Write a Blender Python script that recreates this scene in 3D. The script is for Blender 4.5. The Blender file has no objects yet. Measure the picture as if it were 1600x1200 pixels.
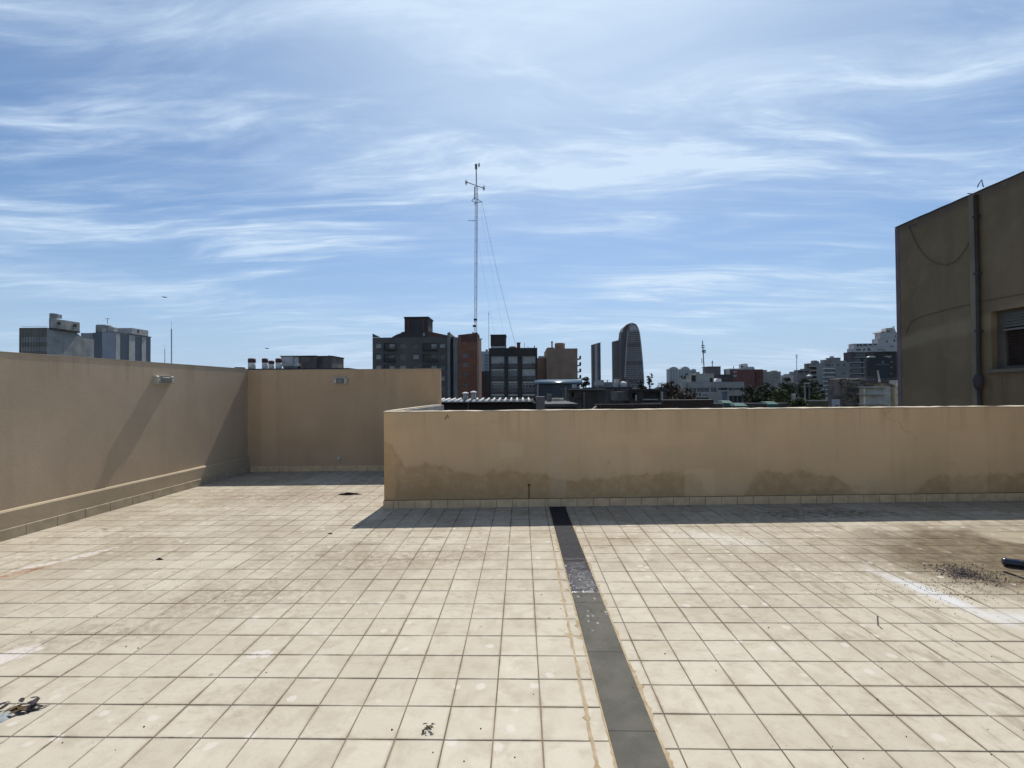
import bpy, math, random
from mathutils import Vector, Matrix, noise
random.seed(7)
R = math.radians
SC = bpy.context.scene
COL = SC.collection

# ------------------------------------------------------------------ camera
FPX, VX, VY, ROLL, EYE = 726.0, 815.0, 609.5, 0.008, 1.45      # from the photograph's tile grid
_y = Vector((VX - 800, -(VY - 600), -FPX)).normalized()
_z = Vector((-math.sin(ROLL), math.cos(ROLL), 0)); _z = (_z - _y * _z.dot(_y)).normalized()
_x = _y.cross(_z)
W2C = Matrix((( _x[0], _y[0], _z[0]), (_x[1], _y[1], _z[1]), (_x[2], _y[2], _z[2])))
C2W = W2C.transposed()
CAM = Vector((0, 0, EYE))
cd = bpy.data.cameras.new('camera'); cam = bpy.data.objects.new('camera', cd); COL.objects.link(cam)
cd.sensor_width = 36.0; cd.lens = 36.0 * FPX / 1600.0; cd.clip_start = 0.05; cd.clip_end = 12000
cam.matrix_world = Matrix.Translation(CAM) @ C2W.to_4x4()
SC.camera = cam

# ------------------------------------------------------------------ sky, sun, exposure
SUN_EL, SUN_AZ = R(55.3), R(7.5)                               # azimuth clockwise from +Y
SKY_STRENGTH, SUN_STRENGTH = 0.088, 5.0
world = bpy.data.worlds.new('World'); SC.world = world; world.use_nodes = True
wt = world.node_tree; wt.nodes.clear()
def WN(t, **k):
    n = wt.nodes.new(t)
    for a, v in k.items(): setattr(n, a, v)
    return n
def wl(a, b): wt.links.new(a, b)
sky = WN('ShaderNodeTexSky', sky_type='NISHITA', sun_disc=False, sun_elevation=SUN_EL, sun_rotation=SUN_AZ)
sky.altitude = 30; sky.air_density = 1.0; sky.dust_density = 0.5; sky.ozone_density = 2.6
tc = WN('ShaderNodeTexCoord'); sep = WN('ShaderNodeSeparateXYZ'); wl(tc.outputs['Generated'], sep.inputs[0])
def wmath(op, a, b=None, clamp=False):
    n = WN('ShaderNodeMath', operation=op); n.use_clamp = clamp
    for i, v in enumerate((a, b)):
        if v is None: continue
        if hasattr(v, 'links'): wl(v, n.inputs[i])
        else: n.inputs[i].default_value = v
    return n.outputs[0]
zz = wmath('ADD', wmath('MAXIMUM', sep.outputs[2], 0.0), 0.10)
cmb = WN('ShaderNodeCombineXYZ')
wl(wmath('DIVIDE', sep.outputs[0], zz), cmb.inputs[0]); wl(wmath('DIVIDE', sep.outputs[1], zz), cmb.inputs[1])
def wnoise(vec, scale, rot, loc, detail, rough, dist):
    mp = WN('ShaderNodeMapping'); mp.inputs['Rotation'].default_value = (0, 0, rot); mp.inputs['Scale'].default_value = scale
    mp.inputs['Location'].default_value = loc; wl(vec, mp.inputs[0])
    nz = WN('ShaderNodeTexNoise'); nz.inputs['Scale'].default_value = 1.0; nz.inputs['Detail'].default_value = detail
    nz.inputs['Roughness'].default_value = rough; nz.inputs['Distortion'].default_value = dist
    wl(mp.outputs[0], nz.inputs['Vector']); return nz.outputs['Fac']
def wramp(v, a, b):
    m = WN('ShaderNodeMapRange'); m.interpolation_type = 'SMOOTHSTEP'; m.clamp = True
    m.inputs[1].default_value = a; m.inputs[2].default_value = b
    wl(v, m.inputs[0]); return m.outputs[0]
wv = WN('ShaderNodeTexNoise'); wv.inputs['Scale'].default_value = 0.55; wv.inputs['Detail'].default_value = 3; wl(cmb.outputs[0], wv.inputs['Vector'])
wof = WN('ShaderNodeVectorMath', operation='MULTIPLY_ADD'); wl(wv.outputs['Color'], wof.inputs[0]); wof.inputs[1].default_value = (0.55, 0.55, 0); wl(cmb.outputs[0], wof.inputs[2])
cv = wof.outputs[0]
c_big = wramp(wnoise(cv, (0.42, 0.75, 1), R(20), (9.7, 2.3, 0), 4, 0.55, 0.3), 0.40, 0.60)
c_str = wramp(wnoise(cv, (0.75, 3.0, 1), R(-10), (2.4, 5.2, 0), 9, 0.60, 0.6), 0.40, 0.68)
c_fib = wramp(wnoise(cv, (2.0, 10.0, 1), R(-30), (7.4, 2.2, 0), 8, 0.66, 0.8), 0.38, 0.70)
c_all = wmath('ADD', wmath('MULTIPLY', c_big, wmath('ADD', wmath('MULTIPLY', c_str, 0.55), wmath('MULTIPLY', wmath('MULTIPLY', c_fib, wmath('ADD', c_str, 0.35)), 0.42))),
              wmath('ADD', wmath('MULTIPLY', wmath('MULTIPLY', c_str, c_fib), 0.22), wmath('MULTIPLY', c_big, 0.05)), True)
veil = wmath('MULTIPLY', wmath('SUBTRACT', 1.0, wramp(sep.outputs[2], -0.04, 0.36)), 0.92)   # paler air towards the horizon all the way round
mixv = WN('ShaderNodeMix', data_type='RGBA'); wl(veil, mixv.inputs['Factor'])
tint = WN('ShaderNodeMix', data_type='RGBA', blend_type='MULTIPLY'); tint.inputs['Factor'].default_value = 1.0   # the clear deep blue of that day
wl(sky.outputs[0], tint.inputs['A']); tint.inputs['B'].default_value = (0.85, 1.05, 1.22, 1)
wl(tint.outputs['Result'], mixv.inputs['A']); mixv.inputs['B'].default_value = (5.0, 6.6, 8.9, 1)
sdot = WN('ShaderNodeVectorMath', operation='DOT_PRODUCT'); wl(tc.outputs['Generated'], sdot.inputs[0])
sdot.inputs[1].default_value = (math.sin(SUN_AZ) * math.cos(SUN_EL), math.cos(SUN_AZ) * math.cos(SUN_EL), math.sin(SUN_EL))
aureole = wmath('POWER', wmath('MAXIMUM', sdot.outputs['Value'], 0.0), 6.5)                         # thin cirrus scatters forward around the sun
cover = wmath('ADD', wmath('MULTIPLY', c_all, 0.80), wmath('MULTIPLY', aureole, wmath('ADD', wmath('MULTIPLY', c_str, 0.35), 1.05)), True)
mixc = WN('ShaderNodeMix', data_type='RGBA'); wl(cover, mixc.inputs['Factor'])
wl(mixv.outputs['Result'], mixc.inputs['A']); mixc.inputs['B'].default_value = (7.3, 9.0, 11.0, 1)
bg = WN('ShaderNodeBackground'); bg.inputs['Strength'].default_value = SKY_STRENGTH
wl(mixc.outputs['Result'], bg.inputs['Color'])
wo = WN('ShaderNodeOutputWorld'); wl(bg.outputs[0], wo.inputs['Surface'])
sl = bpy.data.lights.new('sun', 'SUN'); sl.energy = SUN_STRENGTH; sl.angle = R(0.53); sl.color = (1.0, 0.955, 0.88)
so = bpy.data.objects.new('sun', sl); COL.objects.link(so)
sdir = Vector((math.sin(SUN_AZ) * math.cos(SUN_EL), math.cos(SUN_AZ) * math.cos(SUN_EL), math.sin(SUN_EL)))
so.rotation_euler = sdir.to_track_quat('Z', 'Y').to_euler(); so.location = (0, 0, 60)
SC.view_settings.view_transform = 'Standard'; SC.view_settings.look = 'None'
SC.view_settings.exposure = 0.0; SC.view_settings.gamma = 1.0; SC.view_settings.use_curve_mapping = False
SC.cycles.max_bounces = 8; SC.cycles.diffuse_bounces = 4; SC.cycles.volume_bounces = 0
SC.cycles.sample_clamp_indirect = 6.0

# ------------------------------------------------------------------ sight lines: photo pixel (1600 x 1200) -> real place
def ray(px, py): return C2W @ Vector((px - 800, -(py - 600), -FPX))
def P(px, py, Y): d = ray(px, py); return CAM + d * (Y / d.y)
def PX(px, py, X): d = ray(px, py); return CAM + d * (X / d.x)
def G(px, py, z=0.0): d = ray(px, py); return CAM + d * ((z - EYE) / d.z)
def proj(p):
    c = W2C @ (Vector(p) - CAM)
    return (800 + FPX * c.x / -c.z, 600 - FPX * c.y / -c.z) if c.z < -0.05 else None

# ------------------------------------------------------------------ mesh helpers (world coordinates; obj() makes them local)
class MB:
    def __init__(s): s.v = []; s.f = []; s.sm = []
    def add(s, vs, fs, smooth=False):
        o = len(s.v); s.v += [Vector(v) for v in vs]; s.f += [tuple(i + o for i in f) for f in fs]; s.sm += [smooth] * len(fs); return s
    def box(s, x0, x1, y0, y1, z0, z1):
        v = [(x0,y0,z0),(x1,y0,z0),(x1,y1,z0),(x0,y1,z0),(x0,y0,z1),(x1,y0,z1),(x1,y1,z1),(x0,y1,z1)]
        return s.add(v, [(0,3,2,1),(4,5,6,7),(0,1,5,4),(1,2,6,5),(2,3,7,6),(3,0,4,7)])
    def poly(s, pts, lift):                                       # prism: polygon pts extruded by vector lift
        n = len(pts); lift = Vector(lift); a = [Vector(p) for p in pts]; b = [p + lift for p in a]
        return s.add(a + b, [tuple(range(n - 1, -1, -1)), tuple(range(n, 2 * n))] + [(i, (i + 1) % n, (i + 1) % n + n, i + n) for i in range(n)])
    def tube(s, pts, r, seg=8, cap=True, smooth=True):
        pts = [Vector(p) for p in pts]; n = len(pts); rs = r if isinstance(r, (list, tuple)) else [r] * n
        vs = []; fs = []
        for i, p in enumerate(pts):
            t = (pts[min(i + 1, n - 1)] - pts[max(i - 1, 0)]).normalized()
            a = t.cross(Vector((0, 0, 1)) if abs(t.z) < 0.9 else Vector((1, 0, 0))).normalized(); b = t.cross(a)
            for k in range(seg):
                w = 2 * math.pi * k / seg; vs.append(p + (a * math.cos(w) + b * math.sin(w)) * rs[i])
        for i in range(n - 1):
            for k in range(seg):
                k2 = (k + 1) % seg; fs.append((i*seg+k, i*seg+k2, (i+1)*seg+k2, (i+1)*seg+k))
        s.add(vs, fs, smooth)
        if cap:
            o = len(s.v) - len(vs)
            s.f += [tuple(o + k for k in range(seg)), tuple(o + (n-1)*seg + k for k in range(seg-1, -1, -1))]; s.sm += [False, False]
        return s
    def lathe(s, c, prof, seg=16, smooth=True):                    # prof: list of (r, z) going up
        c = Vector(c); vs = []; fs = []; n = len(prof)
        for r, z in prof:
            for k in range(seg):
                w = 2 * math.pi * k / seg; vs.append(c + Vector((r * math.cos(w), r * math.sin(w), z)))
        for i in range(n - 1):
            for k in range(seg):
                k2 = (k + 1) % seg; fs.append((i*seg+k, i*seg+k2, (i+1)*seg+k2, (i+1)*seg+k))
        s.add(vs, fs, smooth); o = len(s.v) - len(vs)
        s.f += [tuple(o + k for k in range(seg-1, -1, -1)), tuple(o + (n-1)*seg + k for k in range(seg))]; s.sm += [False, False]
        return s
    def walled(s, x0, x1, y, z0, z1, holes, depth):               # a wall face looking at -Y, pierced, with reveals
        xs = sorted({x0, x1} | {min(max(h[i], x0), x1) for h in holes for i in (0, 1)})
        zs = sorted({z0, z1} | {min(max(h[i], z0), z1) for h in holes for i in (2, 3)})
        for i in range(len(xs) - 1):
            for j in range(len(zs) - 1):
                cx, cz = (xs[i] + xs[i+1]) / 2, (zs[j] + zs[j+1]) / 2
                if any(h[0] < cx < h[1] and h[2] < cz < h[3] for h in holes): continue
                s.add([(xs[i],y,zs[j]),(xs[i+1],y,zs[j]),(xs[i+1],y,zs[j+1]),(xs[i],y,zs[j+1])], [(0,1,2,3)])
        for a, b, c, d in holes:
            q = y + depth
            s.add([(a,y,c),(b,y,c),(b,y,d),(a,y,d),(a,q,c),(b,q,c),(b,q,d),(a,q,d)], [(0,4,5,1),(1,5,6,2),(2,6,7,3),(3,7,4,0)])
        return s
    def mesh(s, name, off=Vector((0,0,0))):
        me = bpy.data.meshes.new(name); me.from_pydata([tuple(v - off) for v in s.v], [], s.f); me.update()
        if any(s.sm): me.polygons.foreach_set('use_smooth', s.sm)
        return me
def base_of(o): return o.location if o.parent is None else base_of(o.parent) + o.location
def obj(name, mb, mat, parent=None, kind=None, label=None, at=None):
    """one mesh object; `at` puts its origin there (defaults to its parent's base or the lowest middle of the mesh)"""
    if at is None:
        if parent is not None: at = base_of(parent)
        else:
            lo = [min(v[i] for v in mb.v) for i in range(3)]; hi = [max(v[i] for v in mb.v) for i in range(3)]
            at = Vector(((lo[0]+hi[0])/2, (lo[1]+hi[1])/2, lo[2]))
    at = Vector(at); me = mb.mesh(name, at); me.materials.append(mat)
    o = bpy.data.objects.new(name, me); COL.objects.link(o)
    if parent is not None: o.parent = parent; o.location = at - base_of(parent)
    else: o.location = at
    if kind: o['kind'] = kind
    if label: o['label'] = label
    return o
def inst(name, me, loc, parent=None, rot=None):
    o = bpy.data.objects.new(name, me); COL.objects.link(o)
    if parent is not None: o.parent = parent; o.location = Vector(loc) - base_of(parent)
    else: o.location = loc
    if rot: o.rotation_euler = rot
    return o
def tag(o, label, cat, group=None):
    o['label'] = label; o['category'] = cat
    if 'kind' not in o: o['kind'] = 'thing'
    if group: o['group'] = group
    return o
def thing(name, label, cat, loc, group=None):
    o = bpy.data.objects.new(name, None); COL.objects.link(o); o.location = Vector(loc); o.empty_display_size = 0.2
    return tag(o, label, cat, group)

# ------------------------------------------------------------------ materials
class NT:
    """small node-tree writer"""
    def __init__(s, name, rough=0.85, metal=0.0, spec=None):
        s.m = bpy.data.materials.new(name); s.m.use_nodes = True; s.t = s.m.node_tree; s.t.nodes.clear()
        s.b = s.t.nodes.new('ShaderNodeBsdfPrincipled'); s.o = s.t.nodes.new('ShaderNodeOutputMaterial')
        s.t.links.new(s.b.outputs[0], s.o.inputs['Surface'])
        s.b.inputs['Roughness'].default_value = rough; s.b.inputs['Metallic'].default_value = metal
        if spec is not None: s.b.inputs['Specular IOR Level'].default_value = spec
        s.pos = s.n('ShaderNodeNewGeometry').outputs['Position']
    def n(s, t, **k):
        q = s.t.nodes.new(t)
        for a, v in k.items(): setattr(q, a, v)
        return q
    def put(s, v, sock):
        if hasattr(v, 'links'): s.t.links.new(v, sock)
        elif hasattr(sock.default_value, '__len__') and not hasattr(v, '__len__'): sock.default_value = (v,) * len(sock.default_value)
        elif hasattr(sock.default_value, '__len__') and len(sock.default_value) == 4 and len(v) == 3: sock.default_value = (*v, 1)
        else: sock.default_value = v
    def math(s, op, a, b=None, clamp=False):
        q = s.n('ShaderNodeMath', operation=op); q.use_clamp = clamp; s.put(a, q.inputs[0])
        if b is not None: s.put(b, q.inputs[1])
        return q.outputs[0]
    def noise(s, scale, detail=4, rough=0.55, dist=0.0, vec=None, sc=(1,1,1), loc=(0,0,0), rot=0.0, out='Fac'):
        mp = s.n('ShaderNodeMapping'); mp.inputs['Scale'].default_value = sc; mp.inputs['Location'].default_value = loc
        mp.inputs['Rotation'].default_value = (0, 0, rot)
        s.put(vec if vec is not None else s.pos, mp.inputs[0]); q = s.n('ShaderNodeTexNoise')
        q.inputs['Scale'].default_value = scale; q.inputs['Detail'].default_value = detail; q.inputs['Roughness'].default_value = rough
        q.inputs['Distortion'].default_value = dist; s.put(mp.outputs[0], q.inputs['Vector']); return q.outputs[out]
    def ramp(s, v, a, b, lo=0.0, hi=1.0):
        q = s.n('ShaderNodeMapRange'); q.interpolation_type = 'SMOOTHSTEP'; q.clamp = True
        for i, w in ((1, a), (2, b), (3, lo), (4, hi)): s.put(w, q.inputs[i])
        s.put(v, q.inputs[0]); return q.outputs[0]
    def mix(s, f, a, b, blend='MIX'):
        q = s.n('ShaderNodeMix', data_type='RGBA', blend_type=blend); s.put(f, q.inputs['Factor']); s.put(a, q.inputs['A']); s.put(b, q.inputs['B'])
        return q.outputs['Result']
    def xyz(s, v=None):
        q = s.n('ShaderNodeSeparateXYZ'); s.put(v if v is not None else s.pos, q.inputs[0]); return q.outputs
    def vec(s, x, y, z):
        q = s.n('ShaderNodeCombineXYZ'); s.put(x, q.inputs[0]); s.put(y, q.inputs[1]); s.put(z, q.inputs[2]); return q.outputs[0]
    def bump(s, h, strength=0.3, dist=0.01):
        q = s.n('ShaderNodeBump'); q.inputs['Strength'].default_value = strength; q.inputs['Distance'].default_value = dist
        s.put(h, q.inputs['Height']); s.t.links.new(q.outputs[0], s.b.inputs['Normal'])
    def col(s, v): s.put(v, s.b.inputs['Base Color']); return s
    def spot(s, x, y, rx, ry, rot=0.0, soft=0.5, rag=0.5, nscale=6.0):
        """a ragged stain of its own shape, centred at a place on the floor"""
        o = s.xyz(); dx = s.math('SUBTRACT', o[0], x); dy = s.math('SUBTRACT', o[1], y); c, q = math.cos(rot), math.sin(rot)
        u = s.math('DIVIDE', s.math('ADD', s.math('MULTIPLY', dx, c), s.math('MULTIPLY', dy, q)), rx)
        w = s.math('DIVIDE', s.math('SUBTRACT', s.math('MULTIPLY', dy, c), s.math('MULTIPLY', dx, q)), ry)
        d = s.math('SQRT', s.math('ADD', s.math('MULTIPLY', u, u), s.math('MULTIPLY', w, w)))
        d = s.math('ADD', d, s.math('MULTIPLY', s.math('SUBTRACT', s.noise(nscale, 5, 0.6), 0.5), rag * 2))
        return s.ramp(d, 1.0, 1.0 - soft)
_mats = {}
def mat(name, col, rough=0.85, var=0.18, scale=2.0, metal=0.0, streak=0.0, spec=None):
    if name in _mats: return _mats[name]
    q = NT(name, rough, metal, spec); c = tuple(col)
    n1 = q.noise(scale, 5, 0.6)
    out = q.mix(q.ramp(n1, 0.3, 0.7), tuple(x * (1 - var) for x in c), tuple(min(x * (1 + var), 1) for x in c))
    if streak:
        n2 = q.noise(1.0, 5, 0.6, sc=(scale * 2.2, scale * 2.2, scale * 0.22))
        out = q.mix(q.math('MULTIPLY', q.ramp(n2, 0.45, 0.75), streak), out, tuple(x * 0.45 for x in c))
    q.col(out); _mats[name] = q.m; return q.m

# ---- terrace materials
T0, TS_L, TX_L, TY_L = 0.2, 0.2045, 0.0745, 2.1473              # left tile field: pitch and one joint crossing
TS_R, TX_R, TY_R = 0.2035, 0.6230, 2.1080                       # right tile field
def tile_material():
    q = NT('cream_tile', 0.6, spec=0.10); o = q.xyz()
    left = q.math('LESS_THAN', o[0], 0.46)
    def pick(a, b): return q.math('ADD', q.math('MULTIPLY', left, a - b), b)
    ix = q.math('FLOOR', q.math('DIVIDE', q.math('SUBTRACT', o[0], pick(TX_L, TX_R)), pick(TS_L, TS_R)))
    iy = q.math('FLOOR', q.math('DIVIDE', q.math('SUBTRACT', o[1], pick(TY_L, TY_R)), pick(TS_L, TS_R)))
    wn = q.n('ShaderNodeTexWhiteNoise', noise_dimensions='3D'); q.put(q.vec(ix, iy, left), wn.inputs[0])
    base = q.mix(wn.outputs['Value'], (0.435, 0.385, 0.30), (0.505, 0.455, 0.365))
    base = q.mix(q.ramp(q.noise(0.9, 4, 0.5), 0.35, 0.65), base, (0.485, 0.435, 0.35))
    cloud = q.noise(7.0, 6, 0.62, 0.4)
    base = q.mix(q.math('MULTIPLY', q.ramp(cloud, 0.42, 0.7), 0.45), base, (0.32, 0.27, 0.195))
    # walked-in dirt: drier and browner away from the doorway side
    far = q.ramp(o[1], 1.8, 4.6)
    dirt = q.math('MULTIPLY', q.ramp(q.noise(1.3, 6, 0.62, 0.6, loc=(4, 2, 0)), 0.36, 0.66), q.math('ADD', q.math('MULTIPLY', far, 0.42), 0.06))
    base = q.mix(dirt, base, (0.23, 0.178, 0.115))
    scuff = q.noise(3.0, 8, 0.68, 1.2, sc=(1.0, 3.2, 1), rot=R(-24))
    base = q.mix(q.math('MULTIPLY', q.ramp(scuff, 0.55, 0.72), q.math('ADD', q.math('MULTIPLY', far, 0.6), 0.12)), base, (0.165, 0.125, 0.085))
    wipe = q.math('MULTIPLY', q.ramp(q.noise(4.0, 6, 0.6, 0.8, sc=(3.4, 1.0, 1), rot=R(52)), 0.53, 0.66), q.ramp(o[0], 1.2, 2.4))
    base = q.mix(q.math('MULTIPLY', wipe, 0.5), base, (0.20, 0.155, 0.11))
    grime = q.noise(15.0, 9, 0.74, 0.6, sc=(1.0, 1.7, 1)); gm = q.ramp(q.noise(0.7, 4, 0.55, loc=(2, 7, 0)), 0.34, 0.62)
    base = q.mix(q.math('MULTIPLY', q.math('MULTIPLY', q.ramp(grime, 0.50, 0.66), gm), q.math('ADD', q.math('MULTIPLY', far, 0.42), 0.22)), base, (0.20, 0.155, 0.105))
    bleach = q.ramp(q.noise(10.0, 8, 0.7, 0.4, loc=(5, 5, 0)), 0.55, 0.72); base = q.mix(q.math('MULTIPLY', bleach, 0.40), base, (0.56, 0.515, 0.435))
    for x, y, rx, ry, ro, k, c in ((-0.9, 4.05, 1.25, 0.34, R(8), 0.55, (0.215, 0.16, 0.105)), (-3.3, 6.35, 1.9, 0.62, 0, 0.6, (0.235, 0.165, 0.115)),
                                   (-2.0, 3.25, 0.95, 0.42, R(14), 0.5, (0.21, 0.165, 0.125)), (-2.6, 2.75, 0.7, 0.25, R(10), 0.45, (0.2, 0.15, 0.12)),
                                   (-1.25, 2.15, 0.35, 0.25, 0, 0.25, (0.23, 0.18, 0.14)), (0.7, 4.55, 0.8, 0.35, 0, 0.4, (0.27, 0.2, 0.12)),
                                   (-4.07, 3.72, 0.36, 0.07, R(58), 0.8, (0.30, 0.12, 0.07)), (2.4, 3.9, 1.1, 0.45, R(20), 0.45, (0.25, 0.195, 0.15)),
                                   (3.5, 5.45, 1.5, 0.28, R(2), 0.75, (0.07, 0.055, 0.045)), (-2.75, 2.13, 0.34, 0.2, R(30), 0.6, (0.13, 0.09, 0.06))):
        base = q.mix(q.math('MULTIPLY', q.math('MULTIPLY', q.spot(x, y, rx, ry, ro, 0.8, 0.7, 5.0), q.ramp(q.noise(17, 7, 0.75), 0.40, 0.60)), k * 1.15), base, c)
    mud = q.spot(4.05, 4.05, 1.35, 1.05, R(8), 0.5, 0.45, 2.6)
    mudc = q.mix(q.ramp(q.noise(9, 6, 0.65), 0.35, 0.7), (0.095, 0.07, 0.044), (0.205, 0.16, 0.10))
    base = q.mix(q.math('MULTIPLY', mud, 0.93), base, mudc)
    clean = q.spot(4.95, 4.55, 0.62, 0.34, R(-12), 0.3, 0.3, 4.0)
    base = q.mix(q.math('MULTIPLY', clean, 0.8), base, (0.36, 0.31, 0.225))
    # dirt lodged along the joints
    def frac(i, v, off, pitch): return q.math('FRACT', q.math('DIVIDE', q.math('SUBTRACT', v, off), pitch))
    fx = frac(0, o[0], pick(TX_L, TX_R), pick(TS_L, TS_R)); fy = frac(1, o[1], pick(TY_L, TY_R), pick(TS_L, TS_R))
    def near(f): return q.math('MINIMUM', f, q.math('SUBTRACT', 1.0, f))
    ed = q.math('ADD', q.math('MINIMUM', near(fx), near(fy)), q.math('MULTIPLY', q.math('SUBTRACT', q.noise(20, 5, 0.65), 0.5), 0.07))
    jm = q.math('MULTIPLY', q.ramp(ed, 0.085, 0.0), q.ramp(q.noise(2.4, 5, 0.6, loc=(1, 3, 0)), 0.40, 0.66))
    base = q.mix(q.math('MULTIPLY', jm, 0.62), base, (0.19, 0.14, 0.085))
    blk = q.math('MULTIPLY', q.ramp(ed, 0.05, 0.0), q.ramp(q.noise(3.1, 4, 0.6, loc=(7, 3, 0)), 0.60, 0.70)); base = q.mix(q.math('MULTIPLY', blk, 0.75), base, (0.07, 0.055, 0.042))
    # whitish, glossier smears and dried splashes
    pale_smear = q.math('MAXIMUM', q.spot(2.88, 3.33, 0.62, 0.12, R(102), 0.8, 0.5, 5), q.math('MAXIMUM', q.spot(3.3, 2.96, 0.6, 0.16, R(-12), 0.8, 0.5, 5), q.math('MULTIPLY', q.math('MULTIPLY', q.spot(1.95, 4.55, 0.85, 0.30, R(-30), 0.9, 0.9, 7), q.ramp(q.noise(13, 7, 0.75, 0.5, sc=(2.4, 1, 1), rot=R(45)), 0.44, 0.60)), 0.6)))
    base = q.mix(q.math('MULTIPLY', q.math('MULTIPLY', pale_smear, q.ramp(q.noise(7, 7, 0.72, 0.6, sc=(2.2, 1, 1), rot=R(40)), 0.24, 0.50)), 0.95), base, (0.58, 0.58, 0.57))
    spl = q.math('MAXIMUM', q.math('MAXIMUM', q.spot(-3.93, 4.10, 0.27, 0.065, R(62), 0.4, 0.9, 12), q.spot(-4.1, 3.86, 0.16, 0.05, R(50), 0.4, 1.0, 14)), q.math('MAXIMUM', q.spot(-1.45, 2.56, 0.075, 0.05, 0, 0.3, 0.6, 14), q.spot(-2.86, 2.52, 0.17, 0.085, R(50), 0.3, 0.7, 12)))
    base = q.mix(q.math('MULTIPLY', q.math('MULTIPLY', spl, q.ramp(q.noise(30, 5, 0.7), 0.34, 0.52)), 0.85), base, (0.56, 0.51, 0.47))
    vo = q.n('ShaderNodeTexVoronoi'); vo.inputs['Scale'].default_value = 6.5; q.put(q.pos, vo.inputs['Vector'])
    many = q.math('MULTIPLY', q.ramp(q.noise(0.8, 3, 0.5, loc=(9, 1, 0)), 0.40, 0.54), q.ramp(q.math('ADD', vo.outputs['Distance'], q.math('MULTIPLY', q.math('SUBTRACT', q.noise(28, 4), 0.5), 0.22)), 0.19, 0.11))
    base = q.mix(q.math('MULTIPLY', many, 0.75), base, (0.55, 0.50, 0.44))
    v2 = q.n('ShaderNodeTexVoronoi'); v2.inputs['Scale'].default_value = 5.2; q.put(q.pos, v2.inputs['Vector'])
    ok = q.math('GREATER_THAN', q.xyz(v2.outputs['Color'])[0], 0.62)
    speck = q.math('MULTIPLY', ok, q.ramp(q.math('ADD', v2.outputs['Distance'], q.math('MULTIPLY', q.noise(40, 3), 0.10)), 0.135, 0.075))
    base = q.mix(q.math('MULTIPLY', speck, 0.55), base, (0.14, 0.11, 0.085))
    fine = q.noise(120, 3, 0.6); base = q.mix(q.math('MULTIPLY', q.ramp(fine, 0.5, 0.75), 0.18), base, (0.25, 0.2, 0.15))
    q.col(base)
    wet = q.math('MAXIMUM', q.spot(5.6, 4.85, 1.15, 0.42, R(-6), 0.5, 0.35, 2.5), q.math('MULTIPLY', pale_smear, 0.5))
    q.put(q.ramp(wet, 0.0, 1.0, q.ramp(cloud, 0.3, 0.7, 0.42, 0.62), 0.13), q.b.inputs['Roughness'])
    q.bump(q.math('ADD', q.noise(18, 3, 0.5), q.math('MULTIPLY', fine, 0.25)), 0.12, 0.004)
    return q.m
M_tile = tile_material()
def grout_material():
    q = NT('grout', 0.95); q.col(q.mix(q.ramp(q.noise(3.5, 5, 0.6), 0.35, 0.65), (0.085, 0.058, 0.034), (0.21, 0.155, 0.10))); return q.m
M_grout = grout_material()
def mortar_material():
    q = NT('mortar', 0.95); q.col(q.mix(q.ramp(q.noise(14, 5, 0.6), 0.35, 0.65), (0.30, 0.22, 0.125), (0.39, 0.31, 0.20))); q.bump(q.noise(60, 4), 0.5, 0.004); return q.m
M_mortar = mortar_material()
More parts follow.
